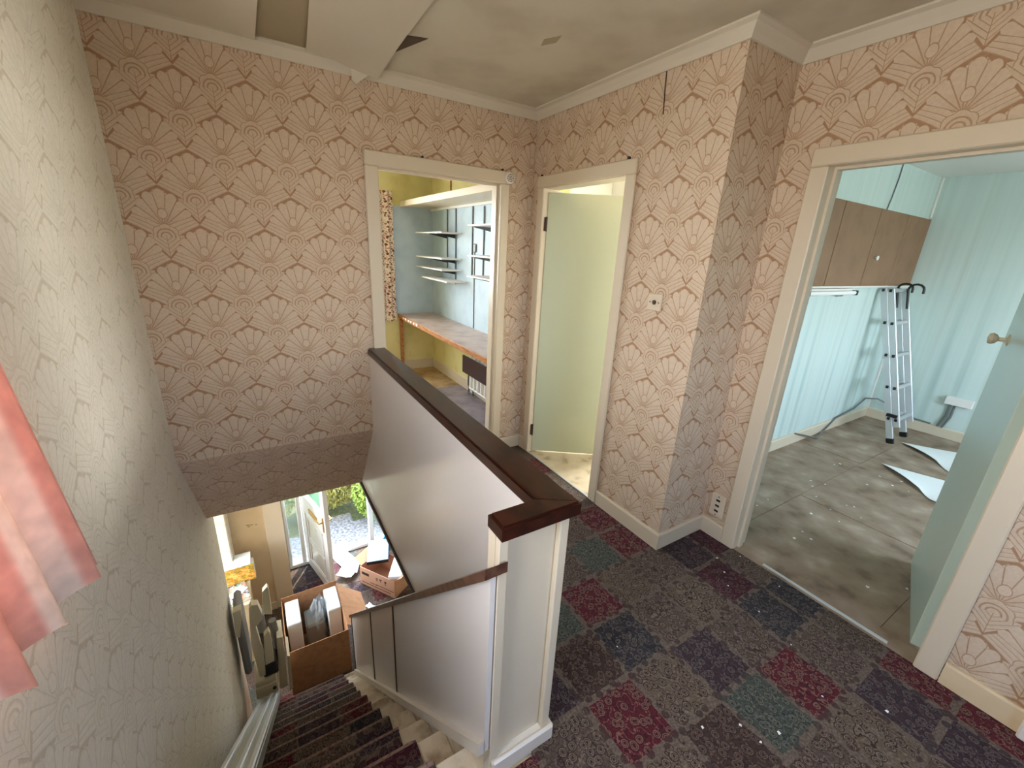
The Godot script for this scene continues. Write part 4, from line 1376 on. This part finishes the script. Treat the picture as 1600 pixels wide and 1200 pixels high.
# ------------------------------------------------------------------ things in the study
func room_one_things() -> void:
	var li := mb()
	box(li, Vector3(-1.05, 0.0, -1.66), Vector3(0.212, 0.005, -0.12), 0.001)
	tag(obj("lino_sheet", li, M.lino), "purple-grey sheet of old lino covering the near part of the study floor", "lino")
	var cu := mb()
	sheet(cu, func(u: float, v: float) -> Vector3:
		return Vector3(lerpf(-0.62, -0.275, u) + 0.0 * v, lerpf(2.15, 0.66, v), -2.50 + 0.022 * sin(u * TAU * 4.0)), 48, 8)
	tag(obj("curtain", cu, M.floral), "long narrow floral curtain at the study window", "curtain")
	# worktop
	var w := thing("worktop", "long brown laminate worktop with a chipped wooden edge along the study wall", "worktop")
	var tp := mb()
	prism(tp, PackedVector2Array([Vector2(-0.235, -2.545), Vector2(0.229, -2.545), Vector2(0.229, -0.13), Vector2(-0.235, -0.13)]), Vector3(0, 0.712, 0), Vector3(1, 0, 0), Vector3(0, 0, 1), Vector3(0, 0.027, 0))
	obj("top", tp, M.laminate, w)
	var ed := mb()
	box(ed, Vector3(-0.246, 0.690, -2.545), Vector3(-0.234, 0.7385, -0.13), 0.002)
	obj("edging", ed, M.wood_edge, w)
	var lg := mb()
	box(lg, Vector3(-0.235, 0.0, -2.52), Vector3(-0.195, 0.712, -2.49), 0.002)
	obj("leg", lg, M.wood_edge, w)
	for k in 6:
		var ch := mb()
		var z := -2.35 + k * 0.095 + rng.randf_range(-0.02, 0.02)
		prism(ch, PackedVector2Array([Vector2(0, 0), Vector2(0.05, 0.004), Vector2(0.045, -0.018), Vector2(0.015, -0.024)]), Vector3(-0.249, 0.726, z), Vector3(0, 0, 1), Vector3(0, 1, 0), Vector3(0.003, 0, 0))
		obj("laminate_chip", ch, M.paper, w)
	# high shelf
	var hs := thing("high_shelf", "deep cream shelf running along the top of the blue study wall", "shelf")
	var bd := mb()
	box(bd, Vector3(-0.158, 2.000, -2.548), Vector3(0.229, 2.018, -0.13), 0.002)
	obj("board", bd, M.cream, hs)
	var fa := mb()
	box(fa, Vector3(-0.172, 1.992, -2.548), Vector3(-0.157, 2.052, -0.13), 0.003)
	obj("fascia", fa, M.cream, hs)
	var bt := mb()
	box(bt, Vector3(0.205, 1.975, -2.548), Vector3(0.229, 2.0, -0.13), 0.002)
	obj("batten", bt, M.white, hs)
	# uprights
	for q in [[-2.066, 1.29, 1.985, "far upright of the left shelves"], [-1.83, 1.17, 1.985, "near upright of the left shelves"], [-1.416, 1.30, 1.985, "far upright of the right shelves"], [-1.166, 1.30, 1.965, "near upright of the right shelves"]]:
		var up := mb()
		box(up, Vector3(0.217, q[1], q[0] - 0.007), Vector3(0.230, q[2], q[0] + 0.007), 0.002)
		tag(obj("shelf_upright", up, M.grey_steel), "thin grey metal " + q[3] + " on the blue wall", "upright", "shelf uprights")
	# adjustable shelves
	var names := ["topmost", "second", "third", "lowest"]
	var ys := [1.715, 1.447, 1.328, 1.216]
	for k in 4:
		var z0 := -2.46 if k < 3 else -2.28
		var z1 := -1.65 if k < 3 else -1.52
		shelf(ys[k], z0, z1, [-2.066, -1.83], M.black_metal if k < 3 else M.white, "%s white shelf of the left stack on the blue wall" % names[k], "left stack of white shelves")
	var y2 := [1.772, 1.506, 1.318]
	for k in 3:
		shelf(y2[k], -1.03, -0.4, [-0.95, -0.60], M.grey_steel, "%s white shelf of the right stack, cut off by the door frame" % ["topmost", "middle", "lowest"][k], "right stack of white shelves")
	var cb := mb()
	tube(cb, [Vector3(0.226, 1.62, -1.36), Vector3(0.226, 1.2, -1.362), Vector3(0.226, 0.742, -1.36)], 0.005, 6)
	tag(obj("wall_cable", cb, M.grey_steel), "dark cable dropping down the blue wall to the worktop", "cable")
	var sb := mb()
	box(sb, Vector3(0.214, 1.535, -1.375), Vector3(0.230, 1.615, -1.325), 0.003)
	tag(obj("switch_box", sb, M.grey_steel), "small grey switch box on the blue wall over the cable", "switch box")
	# radiator below the worktop, a dark board leaning on it
	var r := thing("radiator", "white column radiator under the worktop beside the door frame", "radiator")
	var ra := mb()
	for k in 12:
		var z := -1.25 + k * 0.085
		box(ra, Vector3(0.13, 0.11, z), Vector3(0.19, 0.58, z + 0.055), 0.012)
	box(ra, Vector3(0.135, 0.085, -1.27), Vector3(0.185, 0.115, -0.2), 0.01)
	obj("columns", ra, M.white, r)
	var rv := mb()
	tube(rv, [Vector3(0.16, 0.10, -1.27), Vector3(0.16, 0.10, -1.31), Vector3(0.16, 0.008, -1.31)], 0.010, 8)
	tube(rv, [Vector3(0.16, 0.10, -1.20), Vector3(0.16, 0.03, -1.20), Vector3(0.16, 0.024, -1.31)], 0.010, 8)
	obj("pipe", rv, M.grey_steel, r)
	var vv := mb()
	lathe(vv, [Vector2(0, -0.03), Vector2(0.016, -0.03), Vector2(0.018, 0.05), Vector2(0.012, 0.09), Vector2(0, 0.09)], Vector3(0.16, 0.14, -1.31), Vector3.UP, 12)
	obj("valve", vv, M.grey_steel, r)
	var db := mb()
	box(db, Vector3(0.100, 0.265, -1.36), Vector3(0.120, 0.455, -0.2), 0.002)
	tag(obj("dark_board", db, M.purple_brown), "dark purple-brown board in front of the radiator under the worktop", "board")
	var bp := mb()
	box(bp, Vector3(-0.10, 0.175, -2.552), Vector3(-0.02, 0.245, -2.544), 0.003)
	tag(obj("blank_plate", bp, M.yellow), "yellow painted blank socket plate under the worktop", "socket")
	var pc := mb()
	box(pc, Vector3(0.218, 2.06, -1.98), Vector3(0.231, 2.30, -1.962), 0.002)
	tag(obj("conduit", pc, M.wood_edge), "short brown conduit above the high study shelf", "conduit")

func shelf(y: float, z0: float, z1: float, brackets: Array, bm: Material, label: String, group: String) -> void:
	var t := thing("wall_shelf", label, "shelf", Vector3(0, y, 0), 0, group)
	var b := mb()
	box(b, Vector3(-0.02, -0.008, z0), Vector3(0.214, 0.008, z1), 0.003)
	obj("board", b, M.white, t)
	for z in brackets:
		var k := mb()
		prism(k, PackedVector2Array([Vector2(0.008, -0.0085), Vector2(0.216, -0.0085), Vector2(0.216, -0.052), Vector2(0.008, -0.016)]), Vector3(0, 0, z - 0.006), Vector3(1, 0, 0), Vector3(0, 1, 0), Vector3(0, 0, 0.012))
		obj("bracket", k, bm, t)

# ------------------------------------------------------------------ things in the blue room
func room_three_things() -> void:
	var c := thing("wall_cupboard", "brown hardboard-fronted wall cupboard with four doors across the blue room wall", "cupboard")
	var bk := mb()
	box(bk, Vector3(1.0, 1.42, 1.0805), Vector3(3.918, 2.047, 1.090))
	obj("backing", bk, M.tan_board, c)
	var xs := [1.0, 1.46, 2.065, 2.73, 3.336, 3.918]
	for k in 5:
		var d := mb()
		box(d, Vector3(xs[k] + 0.005, 1.424, 1.090), Vector3(xs[k + 1] - 0.005, 2.047, 1.104), 0.002)
		var dm := obj("door", d, M.brown_panel, c)
		if k == 3:
			var kn := mb()
			lathe(kn, [Vector2(0, 0), Vector2(0.008, 0), Vector2(0.008, 0.01), Vector2(0.018, 0.016), Vector2(0.018, 0.024), Vector2(0, 0.028)], Vector3(2.866, 1.661, 1.104), Vector3(0, 0, 1), 14)
			obj("knob", kn, M.paper, dm)
	var le := mb()
	box(le, Vector3(1.0, 1.408, 1.0805), Vector3(3.918, 1.423, 1.115), 0.002)
	obj("ledge", le, M.white, c)
	var f := thing("strip_light", "fluorescent strip light fixed under the brown wall cupboard", "light")
	var fb := mb()
	box(fb, Vector3(1.55, 1.385, 1.082), Vector3(2.58, 1.405, 1.13), 0.004)
	obj("batten", fb, M.white, f)
	var ft := mb()
	tube(ft, [Vector3(1.74, 1.372, 1.15), Vector3(2.53, 1.372, 1.15)], 0.017, 12)
	obj("tube", ft, M.paper, f)
	for x in [[1.55, 1.74], [2.53, 2.56]]:
		var fe := mb()
		box(fe, Vector3(x[0], 1.352, 1.128), Vector3(x[1], 1.392, 1.17), 0.004)
		obj("end_cap", fe, M.dark, f)
	var sw := mb()
	box(sw, Vector3(2.33, 1.34, 1.09), Vector3(2.43, 1.372, 1.115), 0.003)
	obj("switch", sw, M.grey_steel, f)
	# ladder leaning on the wall
	var l := thing("ladder", "short aluminium double ladder leaning in the corner of the blue room", "ladder")
	var lean_a := [Vector3(3.2, 0.0, 1.540), Vector3(3.2, 1.40, 1.130)]
	var lean_b := [Vector3(3.2, 0.17, 1.545), Vector3(3.2, 1.40, 1.184)]
	var nrm := Vector3(0, 0.28, 0.96)
	for sec in [lean_a, lean_b]:
		for x in [0.0, 0.34]:
			var s := mb()
			var o := Vector3(x, 0, 0)
			bar(s, sec[0] + o, sec[1] + o, 0.026, 0.052, nrm, 0.003)
			obj("stile", s, M.aluminium, l)
	for k in 5:
		var y := 0.235 + k * 0.288
		for sec in [lean_a, lean_b]:
			var t: float = (y - sec[0].y) / (sec[1].y - sec[0].y)
			var p: Vector3 = (sec[0] as Vector3).lerp(sec[1], t)
			var r := mb()
			bar(r, p, p + Vector3(0.34, 0, 0), 0.030, 0.026, nrm, 0.004)
			obj("rung", r, M.aluminium, l)
			var bo := mb()
			cbox(bo, Vector3(0.008, 0.026, 0.022), Transform3D(Basis.IDENTITY, p + Vector3(-0.016, 0, 0)), 0.002)
			obj("rung_end", bo, M.black_metal, l)
	for x in [0.0, 0.34]:
		var ft2 := mb()
		bar(ft2, Vector3(3.2 + x, 0.002, 1.540), Vector3(3.2 + x, 0.05, 1.526), 0.034, 0.056, nrm, 0.003)
		obj("foot", ft2, M.black_metal, l)
	for q in [1.135, 1.215]:
		var h := mb()
		var path := [Vector3(3.52, 1.22, q + 0.035), Vector3(3.52, 1.39, q)]
		for k in 7:
			var a := PI - PI * k / 6.0
			path.append(Vector3(3.52, 1.405 + 0.045 * sin(a), q + 0.055 + 0.055 * cos(a)))
		path.append(Vector3(3.52, 1.37, q + 0.112))
		tube(h, path, 0.010, 8)
		obj("roof_hook", h, M.black_metal, l)
	var lt := mb()
	box(lt, Vector3(3.17, 0.255, 1.45), Vector3(3.19, 0.285, 1.53), 0.002)
	obj("latch", lt, M.black_metal, l)
	# junction box and its conduits
	var j := thing("junction_box", "white surface box with two grey conduits low on the far blue room wall", "junction box")
	var jb := mb()
	box(jb, Vector3(3.875, 0.345, 1.66), Vector3(3.92, 0.425, 1.85), 0.004)
	obj("cover", jb, M.white, j)
	for z in [1.70, 1.735]:
		var jc := mb()
		tube(jc, [Vector3(3.905, 0.35, z), Vector3(3.905, 0.22, z), Vector3(3.902, 0.10, z - 0.03)], 0.009, 8)
		obj("conduit", jc, M.grey_steel, j)
	var ca := mb()
	tube(ca, [Vector3(2.3, 0.10, 1.10), Vector3(2.45, 0.06, 1.12), Vector3(2.62, 0.012, 1.16), Vector3(2.85, 0.02, 1.115), Vector3(3.1, 0.11, 1.098), Vector3(3.5, 0.15, 1.1), Vector3(3.70, 0.24, 1.11), Vector3(3.84, 0.235, 1.17), Vector3(3.895, 0.16, 1.35), Vector3(3.896, 0.115, 1.5), Vector3(3.896, 0.112, 1.62)], 0.008, 7)
	tag(obj("cable", ca, M.grey_steel), "loose grey-brown cable looping over the skirting in the corner by the ladder", "cable")
	var wc := mb()
	tube(wc, [Vector3(2.93, 2.42, 1.084), Vector3(2.925, 2.30, 1.086), Vector3(2.90, 2.15, 1.085), Vector3(2.87, 2.047, 1.086)], 0.005, 6)
	tag(obj("wall_wire", wc, M.grey_steel), "thin wire hanging from the ceiling to the top of the brown wall cupboard", "wire")
	# sheets of white card on the floor
	paper([Vector2(2.577, 1.679), Vector2(2.80, 2.32), Vector2(2.172, 2.124), Vector2(2.302, 1.993)], 0.02, "nearer of the two white sheets on the blue room floor, folded corner towards the door")
	paper([Vector2(3.318, 1.586), Vector2(3.62, 2.05), Vector2(2.90, 2.03), Vector2(3.095, 1.893)], 0.015, "farther of the two white sheets on the blue room floor, next to the ladder feet")

func paper(q: Array, lift: float, label: String) -> void:
	var st := mb()
	sheet(st, func(u: float, v: float) -> Vector3:
		var a: Vector2 = (q[0] as Vector2).lerp(q[1], u)
		var b: Vector2 = (q[3] as Vector2).lerp(q[2], u)
		var p := a.lerp(b, v)
		return Vector3(p.x, 0.006 + lift * pow(absf(u - 0.5) * 2.0, 2.0) * (0.3 + 0.7 * v) + 0.012 * sin(v * PI), p.y), 12, 8, 0.0015)
	tag(obj("paper_sheet", st, M.paper), label, "paper", "white sheets on the blue room floor")

# ------------------------------------------------------------------ things in the hall
func hall_things() -> void:
	# stairlift
	var rl := thing("stairlift_rail", "long grey metal stairlift rail running down the stairs beside the wall", "rail")
	var a := Vector3(-2.075, 0.120, 1.82)
	var b := Vector3(-2.075, -2.26, -0.56)
	var dirr := (b - a).normalized()
	var up := Vector3(0, 1, -1).normalized()
	var r1 := mb()
	bar(r1, a, b, 0.145, 0.055, Vector3(0, 0.7, -0.7), 0.006)
	obj("rail_body", r1, M.rail_grey, rl)
	for x in [-0.058, 0.010, 0.058]:
		var r2 := mb()
		bar(r2, a + Vector3(x, 0.024, -0.024), b + Vector3(x, 0.024, -0.024), 0.026, 0.022, Vector3(0, 0.7, -0.7), 0.005)
		obj("rail_edge", r2, M.aluminium, rl)
	for k in 3:
		var p := a.lerp(b, 0.16 + 0.3 * k)
		var br := mb()
		cbox(br, Vector3(0.04, 0.13, 0.05), Transform3D(Basis.IDENTITY, p + Vector3(0.0, -0.065, 0.055)), 0.003)
		obj("rail_bracket", br, M.rail_grey, rl)
		var bo := mb()
		lathe(bo, [Vector2(0.008, 0), Vector2(0.008, 0.004), Vector2(0, 0.005)], p + up * 0.029, up, 10)
		obj("bolt", bo, M.dark, rl)
	var ch := thing("stairlift_chair", "folded cream stairlift chair with grey upholstery parked at the foot of the stairs", "stairlift")
	var base := mb()
	box(base, Vector3(-2.172, -2.15, -0.80), Vector3(-2.006, -2.03, -0.50), 0.008)
	box(base, Vector3(-2.165, -2.035, -0.80), Vector3(-2.010, -1.985, -0.515), 0.006)
	obj("carriage", base, M.chair_cream, ch)
	var kn := mb()
	lathe(kn, [Vector2(0.014, 0), Vector2(0.014, 0.012), Vector2(0, 0.014)], Vector3(-2.035, -2.085, -0.50), Vector3(0, 0, 1), 12)
	obj("key_switch", kn, M.black_metal, ch)
	var pst := mb()
	box(pst, Vector3(-2.10, -1.99, -0.78), Vector3(-1.99, -1.86, -0.54), 0.01)
	obj("seat_well", pst, M.black_metal, ch)
	var q_arm50 := mb()
	prism(q_arm50, PackedVector2Array([Vector2(-2.113, -1.196), Vector2(-2.094, -1.166), Vector2(-2.052, -1.179), Vector2(-2.034, -1.286), Vector2(-2.038, -1.333), Vector2(-2.090, -1.388), Vector2(-2.071, -1.708), Vector2(-2.083, -1.916), Vector2(-2.123, -1.912), Vector2(-2.141, -1.545)]), Vector3(0, 0, -0.50), Vector3(1, 0, 0), Vector3(0, 1, 0), Vector3(0, 0, -0.06))
	obj("arm", q_arm50, M.chair_cream, ch)
	var q_seat_side52 := mb()
	prism(q_seat_side52, PackedVector2Array([Vector2(-2.051, -1.531), Vector2(-2.012, -1.488), Vector2(-2.004, -1.540), Vector2(-2.007, -1.823), Vector2(-2.073, -1.832)]), Vector3(0, 0, -0.52), Vector3(1, 0, 0), Vector3(0, 1, 0), Vector3(0, 0, -0.05))
	obj("seat_side", q_seat_side52, M.chair_cream, ch)
	var q_arm85 := mb()
	prism(q_arm85, PackedVector2Array([Vector2(-2.052, -1.605), Vector2(-2.030, -1.366), Vector2(-1.991, -1.328), Vector2(-1.982, -1.353), Vector2(-1.985, -1.636)]), Vector3(0, 0, -0.85), Vector3(1, 0, 0), Vector3(0, 1, 0), Vector3(0, 0, -0.05))
	obj("arm", q_arm85, M.chair_cream, ch)
	var q_side_cover60 := mb()
	prism(q_side_cover60, PackedVector2Array([Vector2(-1.968, -1.677), Vector2(-1.925, -1.684), Vector2(-1.930, -1.968), Vector2(-1.944, -2.250), Vector2(-2.008, -2.250)]), Vector3(0, 0, -0.60), Vector3(1, 0, 0), Vector3(0, 1, 0), Vector3(0, 0, -0.2))
	obj("side_cover", q_side_cover60, M.chair_cream, ch)
	var q_footrest60 := mb()
	prism(q_footrest60, PackedVector2Array([Vector2(-1.914, -1.911), Vector2(-1.894, -1.924), Vector2(-1.905, -2.303), Vector2(-1.935, -2.320)]), Vector3(0, 0, -0.60), Vector3(1, 0, 0), Vector3(0, 1, 0), Vector3(0, 0, -0.22))
	obj("footrest", q_footrest60, M.chair_cream, ch)
	var bkr := mb()
	box(bkr, Vector3(-2.225, -1.90, -0.82), Vector3(-2.172, -1.22, -0.54), 0.022)
	obj("backrest", bkr, M.chair_grey, ch)
	var bs := mb()
	prism(bs, PackedVector2Array([Vector2(-2.23, -1.44), Vector2(-2.222, -1.20), Vector2(-2.165, -1.19), Vector2(-2.172, -1.28), Vector2(-2.205, -1.46)]), Vector3(0, 0, -0.525), Vector3(1, 0, 0), Vector3(0, 1, 0), Vector3(0, 0, -0.06))
	obj("back_shell", bs, M.chair_cream, ch)
	var seat := mb()
	tube(seat, [Vector3(-1.986, -1.56, -0.70), Vector3(-1.975, -1.75, -0.70), Vector3(-1.975, -1.95, -0.70)], 0.030, 12)
	box(seat, Vector3(-2.10, -1.66, -0.80), Vector3(-2.04, -1.46, -0.68), 0.02)
	obj("seat_cushion", seat, M.chair_grey, ch)
	# big cardboard box at the foot of the stairs
	var bx := thing("cardboard_box", "large open cardboard carton standing at the foot of the stairs", "box")
	var lo := Vector3(-1.925, HALL + 0.002, -1.56)
	var hi := Vector3(-1.368, -2.17, -0.865)
	var t := 0.007
	var ws := [[Vector3(lo.x, lo.y, lo.z), Vector3(hi.x, lo.y + t, hi.z), "bottom"], [Vector3(lo.x, lo.y, hi.z - t), Vector3(hi.x, hi.y, hi.z), "side"], [Vector3(lo.x, lo.y, lo.z), Vector3(hi.x, hi.y + 0.05, lo.z + t), "side"], [Vector3(lo.x, lo.y, lo.z + t), Vector3(lo.x + t, hi.y + 0.02, hi.z - t), "side"], [Vector3(hi.x - t, lo.y, lo.z + t), Vector3(hi.x, hi.y, hi.z - t), "side"]]
	for q in ws:
		var s := mb()
		box(s, q[0], q[1], 0.001)
		obj(q[2], s, M.card, bx)
	var fp := mb()
	prism(fp, PackedVector2Array([Vector2(0, 0), Vector2(0.25, -0.22), Vector2(0.253, -0.215), Vector2(0.003, 0.005)]), Vector3(hi.x, hi.y, lo.z + 0.03), Vector3(1, 0, 0), Vector3(0, 1, 0), Vector3(0, 0, 0.60))
	obj("flap", fp, M.card, bx)
	for q in [[-1.895, -1.765, -1.50, -1.16, "left"], [-1.515, -1.385, -1.50, -1.16, "right"]]:
		var s := mb()
		box(s, Vector3(q[0], HALL + 0.01, q[2]), Vector3(q[1], -2.135, q[3]), 0.008)
		tag(obj("foam_block", s, M.foam), "%s white polystyrene packing block inside the large carton" % q[4], "packing", "packing blocks in the carton")
	var bag := mb()
	sheet(bag, func(u: float, v: float) -> Vector3:
		var an := u * TAU
		var hgt := lerpf(-0.42, 0.08, v)
		var rad := (0.092 + 0.032 * sin(an * 3.0 + v * 5.0) + 0.022 * sin(an * 7.0 - v * 9.0) + 0.012 * sin(an * 11.0 + v * 21.0)) * (1.0 - 0.55 * v * v) * (0.75 + 0.25 * sin(v * PI))
		return Vector3(-1.635 + rad * cos(an) + 0.06 * v, -2.15 + hgt, -1.33 + rad * 1.2 * sin(an)), 40, 14)
	tag(obj("plastic_bag", bag, M.film), "crumpled clear plastic bag stuffed between the packing blocks", "plastic bag")
	var tv := mb()
	box(tv, Vector3(-1.73, HALL + 0.02, -1.46), Vector3(-1.545, -2.28, -1.2), 0.02)
	tag(obj("packed_unit", tv, M.chair_grey), "dark grey boxed-up unit inside the plastic bag", "appliance")
	# second carton by the front door
	var b2 := thing("cardboard_box", "low printed cardboard carton lying askew near the front door", "box", Vector3(-1.02, HALL + 0.002, -2.037), 0.0)
	var u := Vector3(0.31, 0, 0.465).normalized()
	var n := Vector3(u.z, 0, -u.x)              # away to the right and back
	var bb := Transform3D(Basis(u, Vector3.UP, u.cross(Vector3.UP)), Vector3.ZERO)
	var back := -1.0 if bb.basis.z.dot(n) < 0.0 else 1.0
	var wl := 0.57
	var wd := 0.36 * back
	var wh := 0.27
	var parts := [[Vector3(0, 0, 0), Vector3(wl, 0.006, wd)], [Vector3(0, 0, 0), Vector3(wl, wh, 0.006 * back)], [Vector3(0, 0, wd), Vector3(wl, wh, wd - 0.006 * back)], [Vector3(0, 0, 0), Vector3(0.006, wh, wd)], [Vector3(wl - 0.006, 0, 0), Vector3(wl, wh, wd)]]
	for q in parts:
		var s := mb()
		box(s, (q[0] as Vector3).min(q[1]), (q[0] as Vector3).max(q[1]), 0.001, bb)
		obj("side", s, M.card_pink, b2)
	for q in [[0.0, -0.10], [wl, 0.09]]:
		var s := mb()
		var x0: float = q[0]
		prism(s, PackedVector2Array([Vector2(0, 0), Vector2(q[1], 0.08), Vector2(q[1] * 1.02, 0.085), Vector2(0, 0.006)]), bb * Vector3(x0, wh - 0.004, 0.02 * back), bb.basis.x, Vector3.UP, bb.basis.z * (wd - 0.04 * back))
		obj("flap", s, M.card_pink, b2)
	# print on the carton's front: a dark label block, arrows up, umbrella and glass signs, two rules
	var ink := mb()
	var fz := -0.0015 * back
	var put := func(x0: float, y0: float, x1: float, y1: float) -> void:
		box(ink, Vector3(x0, y0, minf(fz, 0.0)), Vector3(x1, y1, maxf(fz, 0.0)), 0.0, bb)
	put.call(0.03, 0.165, 0.15, 0.205)
	put.call(0.02, 0.042, 0.50, 0.050)
	put.call(0.27, 0.085, 0.55, 0.092)
	for k in 5:
		put.call(0.17 + k * 0.022, 0.075 + (k % 2) * 0.004, 0.185 + k * 0.022, 0.088)
	for x in [0.27, 0.285]:
		put.call(x, 0.15, x + 0.006, 0.20)
		put.call(x - 0.005, 0.19, x + 0.011, 0.196)
	put.call(0.338, 0.15, 0.343, 0.195)
	put.call(0.320, 0.185, 0.361, 0.200)
	put.call(0.405, 0.175, 0.435, 0.200)
	put.call(0.418, 0.15, 0.422, 0.175)
	put.call(0.408, 0.148, 0.432, 0.153)
	obj("printing", ink, M.ink, b2)
	var tr := thing("box_file", "blue-topped box file with a dark edge lying on the printed carton", "box file", Vector3(-0.755, HALL + 0.315, -2.12), -0.30)
	var tb := mb()
	box(tb, Vector3(-0.135, 0, -0.19), Vector3(0.135, 0.05, 0.19), 0.003)
	obj("body", tb, M.dark, tr)
	var tl := mb()
	box(tl, Vector3(-0.135, 0.05, -0.19), Vector3(0.135, 0.056, 0.19), 0.002)
	obj("lid", tl, M.blue_card, tr)
	tr.rotation = Vector3(0.08, -0.30, 0.03)
	var sl := mb()
	cbox(sl, Vector3(0.17, 0.05, 0.36), Transform3D(Basis.from_euler(Vector3(0.06, -0.52, 0.12)), Vector3(-0.60, HALL + 0.315, -1.74)), 0.006)
	tag(obj("foam_slab", sl, M.foam), "white polystyrene slab resting on the right end of the printed carton", "packing")
	var bg := mb()
	sheet(bg, func(uu: float, v: float) -> Vector3:
		var an := uu * TAU
		var rd := (0.09 + 0.02 * sin(an * 4.0 + v * 4.0)) * (1.0 - 0.7 * v)
		return Vector3(-0.585 + rd * cos(an), HALL + 0.20 + 0.26 * v, -2.31 + rd * sin(an)), 24, 8)
	tag(obj("blue_bag", bg, M.blue_bag), "bright blue plastic bag behind the box file", "bag")
	# papers on the mat
	var pq := [[Vector2(-1.19, -2.72), 0.21, 0.30, 0.3, "crumpled white letter on the carpet just inside the threshold"], [Vector2(-1.13, -2.50), 0.21, 0.30, -0.4, "white letter lying open in the middle of the heap by the front door"], [Vector2(-1.22, -2.36), 0.15, 0.21, 0.9, "small white letter nearest the open front door leaf"], [Vector2(-1.07, -1.70), 0.07, 0.11, 0.5, "small white card on the carpet by the carton flap"]]
	for n_letter in pq.size():
		var q: Array = pq[n_letter]
		var lift := 0.026 * n_letter if n_letter < 3 else 0.0
		var st := mb()
		var rot := Basis(Vector3.UP, q[3])
		var pp: Vector2 = q[0]
		var pw: float = q[1]
		var ph: float = q[2]
		sheet(st, func(uu: float, v: float) -> Vector3:
			var l := rot * Vector3((uu - 0.5) * pw, 0, (v - 0.5) * ph)
			return Vector3(pp.x + 0.06 + l.x, HALL + 0.008 + lift + 0.018 * absf(sin(uu * 4.0 + v * 3.0 + pw * 9.0)), pp.y + 0.12 + l.z), 8, 8, 0.001)
		tag(obj("letter", st, M.paper), q[4], "letter", "papers on the hall floor")
	# low cabinet with a carton and magazines
	var lc := thing("low_cabinet", "low cream cabinet in the hall carrying a carton and magazines", "cabinet")
	var cb := mb()
	box(cb, Vector3(-2.75, HALL, -1.895), Vector3(-2.19, -1.975, -1.46), 0.006)
	obj("body", cb, M.chair_cream, lc)
	var ct := mb()
	box(ct, Vector3(-2.76, -1.975, -1.898), Vector3(-2.18, -1.955, -1.45), 0.004)
	obj("top", ct, M.cream, lc)
	var fc := thing("carton", "white-lidded carton with a fruit print on its front, on the hall cabinet", "carton")
	var f1 := mb()
	box(f1, Vector3(-2.50, -1.954, -1.895), Vector3(-2.125, -1.745, -1.80), 0.003)
	obj("body", f1, M.white, fc)
	var f2 := mb()
	box(f2, Vector3(-2.50, -1.745, -1.897), Vector3(-2.150, -1.725, -1.785), 0.003)
	box(f2, Vector3(-2.303, -1.745, -1.99), Vector3(-2.150, -1.725, -1.895), 0.003)
	obj("lid", f2, M.foam, fc)
	var f3 := mb()
	print_face(f3, Vector3(-2.49, -1.950, -1.7985), Vector3(0.362, 0, 0), Vector3(0, 0.20, 0))
	obj("print", f3, M.fruit, fc)
	var mg := thing("magazine", "colourful magazine lying at the front of the hall cabinet", "magazine", Vector3(-2.31, -1.954, -1.63), 0.20)
	var m1 := mb()
	box(m1, Vector3(-0.13, 0, -0.15), Vector3(0.11, 0.02, 0.15), 0.002)
	obj("pages", m1, M.paper, mg)
	var m2 := mb()
	print_face(m2, Vector3(-0.128, 0.021, 0.148), Vector3(0.236, 0, 0), Vector3(0, 0, -0.296))
	obj("cover", m2, M.magazine, mg)
	var en := mb()
	cbox(en, Vector3(0.11, 0.004, 0.16), Transform3D(Basis.from_euler(Vector3(0, -0.7, 0)), Vector3(-2.29, -1.929, -1.64)), 0.001)
	tag(obj("envelope", en, M.paper), "white envelope lying across the magazine", "envelope")
	# scuffs on the beige wall
	var sc := mb()
	for k in 7:
		var q := Vector3(-2.13 + rng.randf_range(-0.06, 0.06), -1.50 + rng.randf_range(-0.03, 0.03), -2.1195)
		box(sc, q, q + Vector3(rng.randf_range(0.008, 0.03), rng.randf_range(0.005, 0.015), 0.001))
	tag(obj("wall_scuffs", sc, M.plaster_dark), "scuff marks on the beige hall wall", "marks", "", "stuff")
